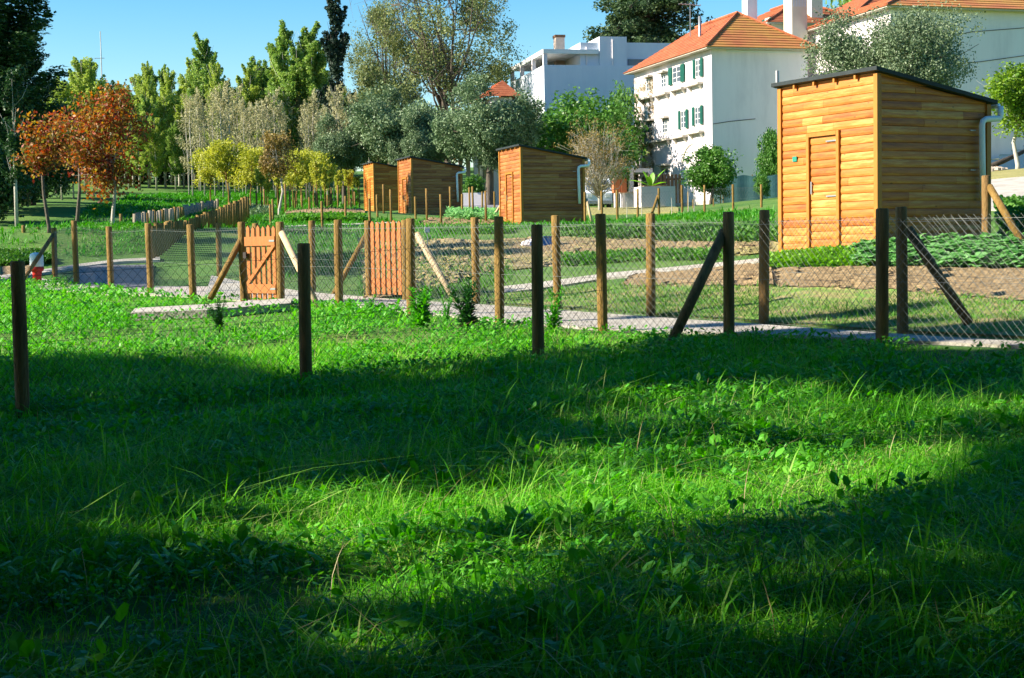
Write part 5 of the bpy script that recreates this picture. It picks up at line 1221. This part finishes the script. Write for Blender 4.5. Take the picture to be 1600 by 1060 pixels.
for px, py in kgrid:
    P = ground_hit(px, py, 16, 60)
    if krow is None: o = link('kale_plant', kv, kf, M['kale'], None, True); krow = o
    else: o = krow.copy(); COL.objects.link(o)
    tag(o, 'blue green kale plant in the patch before the large shed', 'kale', 'kale plants before the large shed')
    o.location = (P[0], P[1], tz(P[0], P[1])); s = rk.uniform(.8, 1.15); o.scale = (s, s, s * .5); o.rotation_euler = (rk.uniform(-.1, .1), rk.uniform(-.1, .1), rk.uniform(0, 6.28))
def patch(name, poly, n, L0, zhi, seed, mat, label):
    rg = np.random.default_rng(seed); Q = np.array([p[:2] for p in hits(poly)]); lo, hi = Q.min(0), Q.max(0)
    x = rg.uniform(lo[0], hi[0], n); y = rg.uniform(lo[1], hi[1], n); k = inpoly(x, y, Q) & (rg.uniform(0, 1, n) < np.clip(.7 + .4 * fine_noise(x, y, 3, seed), .1, 1)); x, y = x[k], y[k]
    P = np.c_[x, y, terr_mesh(x, y)]; P = np.repeat(P, 4, 0) + np.c_[rg.normal(0, .04, (len(P) * 4, 2)), rg.uniform(0, zhi, len(P) * 4)]
    L = L0 * rg.uniform(.6, 1.3, len(P)); V, Fc = leaves(P, L, L * .75, .5, rg); tag(link_np(name, V, 4, mat, Fc=Fc), label, 'plants', kind='stuff')
patch('lettuce_patch', [(1205, 421), (1300, 420), (1368, 420), (1368, 398), (1300, 401), (1205, 409)], 16000, .09, .11, 61, M['lettuce'], 'bright yellow green leafy crop left of the kale')
patch('bean_patch', [(880, 374), (980, 378), (1120, 384), (1212, 384), (1212, 366), (1120, 362), (980, 362), (880, 364)], 11000, .11, .17, 62, M['leafgreen'], 'mixed green vegetable bed in front of the far posts')
patch('crop_row', [(880, 418), (1000, 410), (1130, 408), (1130, 402), (1000, 402), (880, 407)], 5000, .09, .16, 63, M['clump'], 'row of small green seedlings on the middle plots')
patch('crop_row', [(700, 348), (785, 349), (785, 338), (700, 339)], 5000, .14, .35, 64, M['kale'], 'far bed of pale kale left of the middle shed')
patch('crop_row', [(690, 366), (800, 366), (800, 358), (690, 358)], 5000, .10, .12, 65, M['clump'], 'low green rows beyond the second gate')
patch('crop_row', [(450, 350), (570, 348), (570, 342), (450, 343)], 6000, .11, .18, 66, M['clump'], 'far low crop rows before the young trees')
patch('crop_row', [(1560, 372), (1640, 372), (1640, 340), (1560, 340)], 5000, .13, .5, 67, M['leafgreen'], 'green bushes behind the leaning brace right of the shed')
patch('bank_bush', [(40, 418), (0, 420), (0, 398), (60, 398), (85, 412)], 3500, .10, .14, 68, M['leafgreen'], 'low green hedge beyond the left road')
patch('bank_bush', [(380, 342), (425, 344), (425, 332), (380, 330)], 4000, .14, .4, 69, M['olive'], 'low greyish shrubs right of the palisade')
for i, (px, py, L, h) in enumerate([(862, 383, .3, .35), (1290, 480, .2, .18)]): pass
def tall_weed(px, py, h, n, L, mat, seed, label, name='tall_weed'):
    P = ground_hit(px, py, 10, 60); root = thing(name, P, 0, label, 'weed'); rg = np.random.default_rng(seed); st = MB(); Q = []
    for k in range(5):
        a = rg.uniform(0, 6.28); q = rg.uniform(.02, .16); hh = h * rg.uniform(.65, 1)
        pts = [np.array([math.cos(a) * q * t ** 1.5 * 1.6, math.sin(a) * q * t ** 1.5 * 1.6, hh * t]) for t in np.linspace(0, 1, 6)]; st.tube(pts, [.008, .007, .006, .005, .004, .002], 5)
        for t in rg.uniform(.08, 1, n): Q.append((np.array([np.interp(t, np.linspace(0, 1, 6), [p[i] for p in pts]) for i in range(3)]), 1 - .55 * t))
    P_ = np.array([q[0] for q in Q]); LL = np.array([q[1] for q in Q]) * L; V, Fc = leaves(P_, LL, LL * .3, .45, rg)
    link_np('leaves', V, 4, mat, root, Fc=Fc); st.build('stem', mat, root)
tall_weed(731, 520, .85, 110, .17, M['darkweed'], 1, 'dark green bushy weed in front of the fence brace')
tall_weed(343, 520, .55, 70, .10, M['darkweed'], 2, 'small dark upright weed left of the gate')
tall_weed(657, 517, .62, 80, .19, M['weed'], 3, 'pale green leafy weed at the foot of the gate post')
tall_weed(698, 508, .50, 30, .10, M['weed'], 4, 'thin light green weed left of the dark bushy one')
tall_weed(866, 522, .62, 50, .14, M['weed'], 5, 'light green weed right of the leaning post in mid fence')
tall_weed(580, 492, .30, 34, .10, M['weed'], 6, 'low bright weed beside the path below the second gate')
# blue crate, white bag, garden lamp, bin, mast
P = ground_hit(852, 388, 20, 70); t = thing('plastic_crate', P, .3, 'blue plastic crate on the middle plots', 'crate')
mb = MB(); mb.box(-.28, .28, -.2, -.18, 0, .28); mb.box(-.28, .28, .18, .2, 0, .28); mb.box(-.28, -.26, -.179, .179, 0, .28); mb.box(.26, .28, -.179, .179, 0, .28); mb.box(-.259, .259, -.179, .179, .01, .03)
mb.build('box', M['bluecrate'], t); MB().box(-.30, .30, -.22, .22, .281, .30).build('rim', M['bluecrate'], t)
P = ground_hit(828, 389, 20, 70); o = rock(None, (0, 0, 0), .2, 3, M['white']); o.name = 'white_sack'; o.location = tuple(P + [0, 0, .1]); tag(o, 'crumpled white sack lying left of the blue crate', 'sack')
P = ground_hit(668, 386, 20, 70); t = thing('plot_marker', P, .2, 'small white marker plate on a stake behind the second gate', 'marker'); D_ = proj(P)[2]; h = (386 - 355) / F * D_
MB().tube([(0, 0, -.1), (0, 0, h - .1)], .014, 6).build('stake', M['grey'], t); MB().box(-.07, .07, -.015, .015, h - .15, h).build('plate', M['frame'], t)
P = spot(57, 37.5); t = thing('litter_bin', P, .3, 'bin with white rounded top and red base beside the road', 'bin')
MB().lathe([(.10, 0), (.11, .25), (.14, .35), (.15, .36)], 18).build('stand', M['red'], t, True); MB().lathe([(.15, .30), (.17, .36), (.17, .40), (.155, .41)], 18).build('base_ring', M['red'], t, True)
MB().lathe([(.155, .40), (.165, .45), (.165, .66), (.15, .72), (.09, .75), (.02, .76)], 18).build('hood', M['pvc'], t, True)
P = spot(168, 138); t = thing('radio_mast', P, 0, 'thin grey mast rising above the far trees', 'mast'); h = at(168, 52, 138)[2] - P[2]
MB().tube([(0, 0, 0), (0, 0, h)], [.10, .04], 6).build('pole', M['grey'], t); MB().tube([(-.6, 0, h * .82), (.3, 0, h * .82)], .03, 5).build('aerial', M['grey'], t)
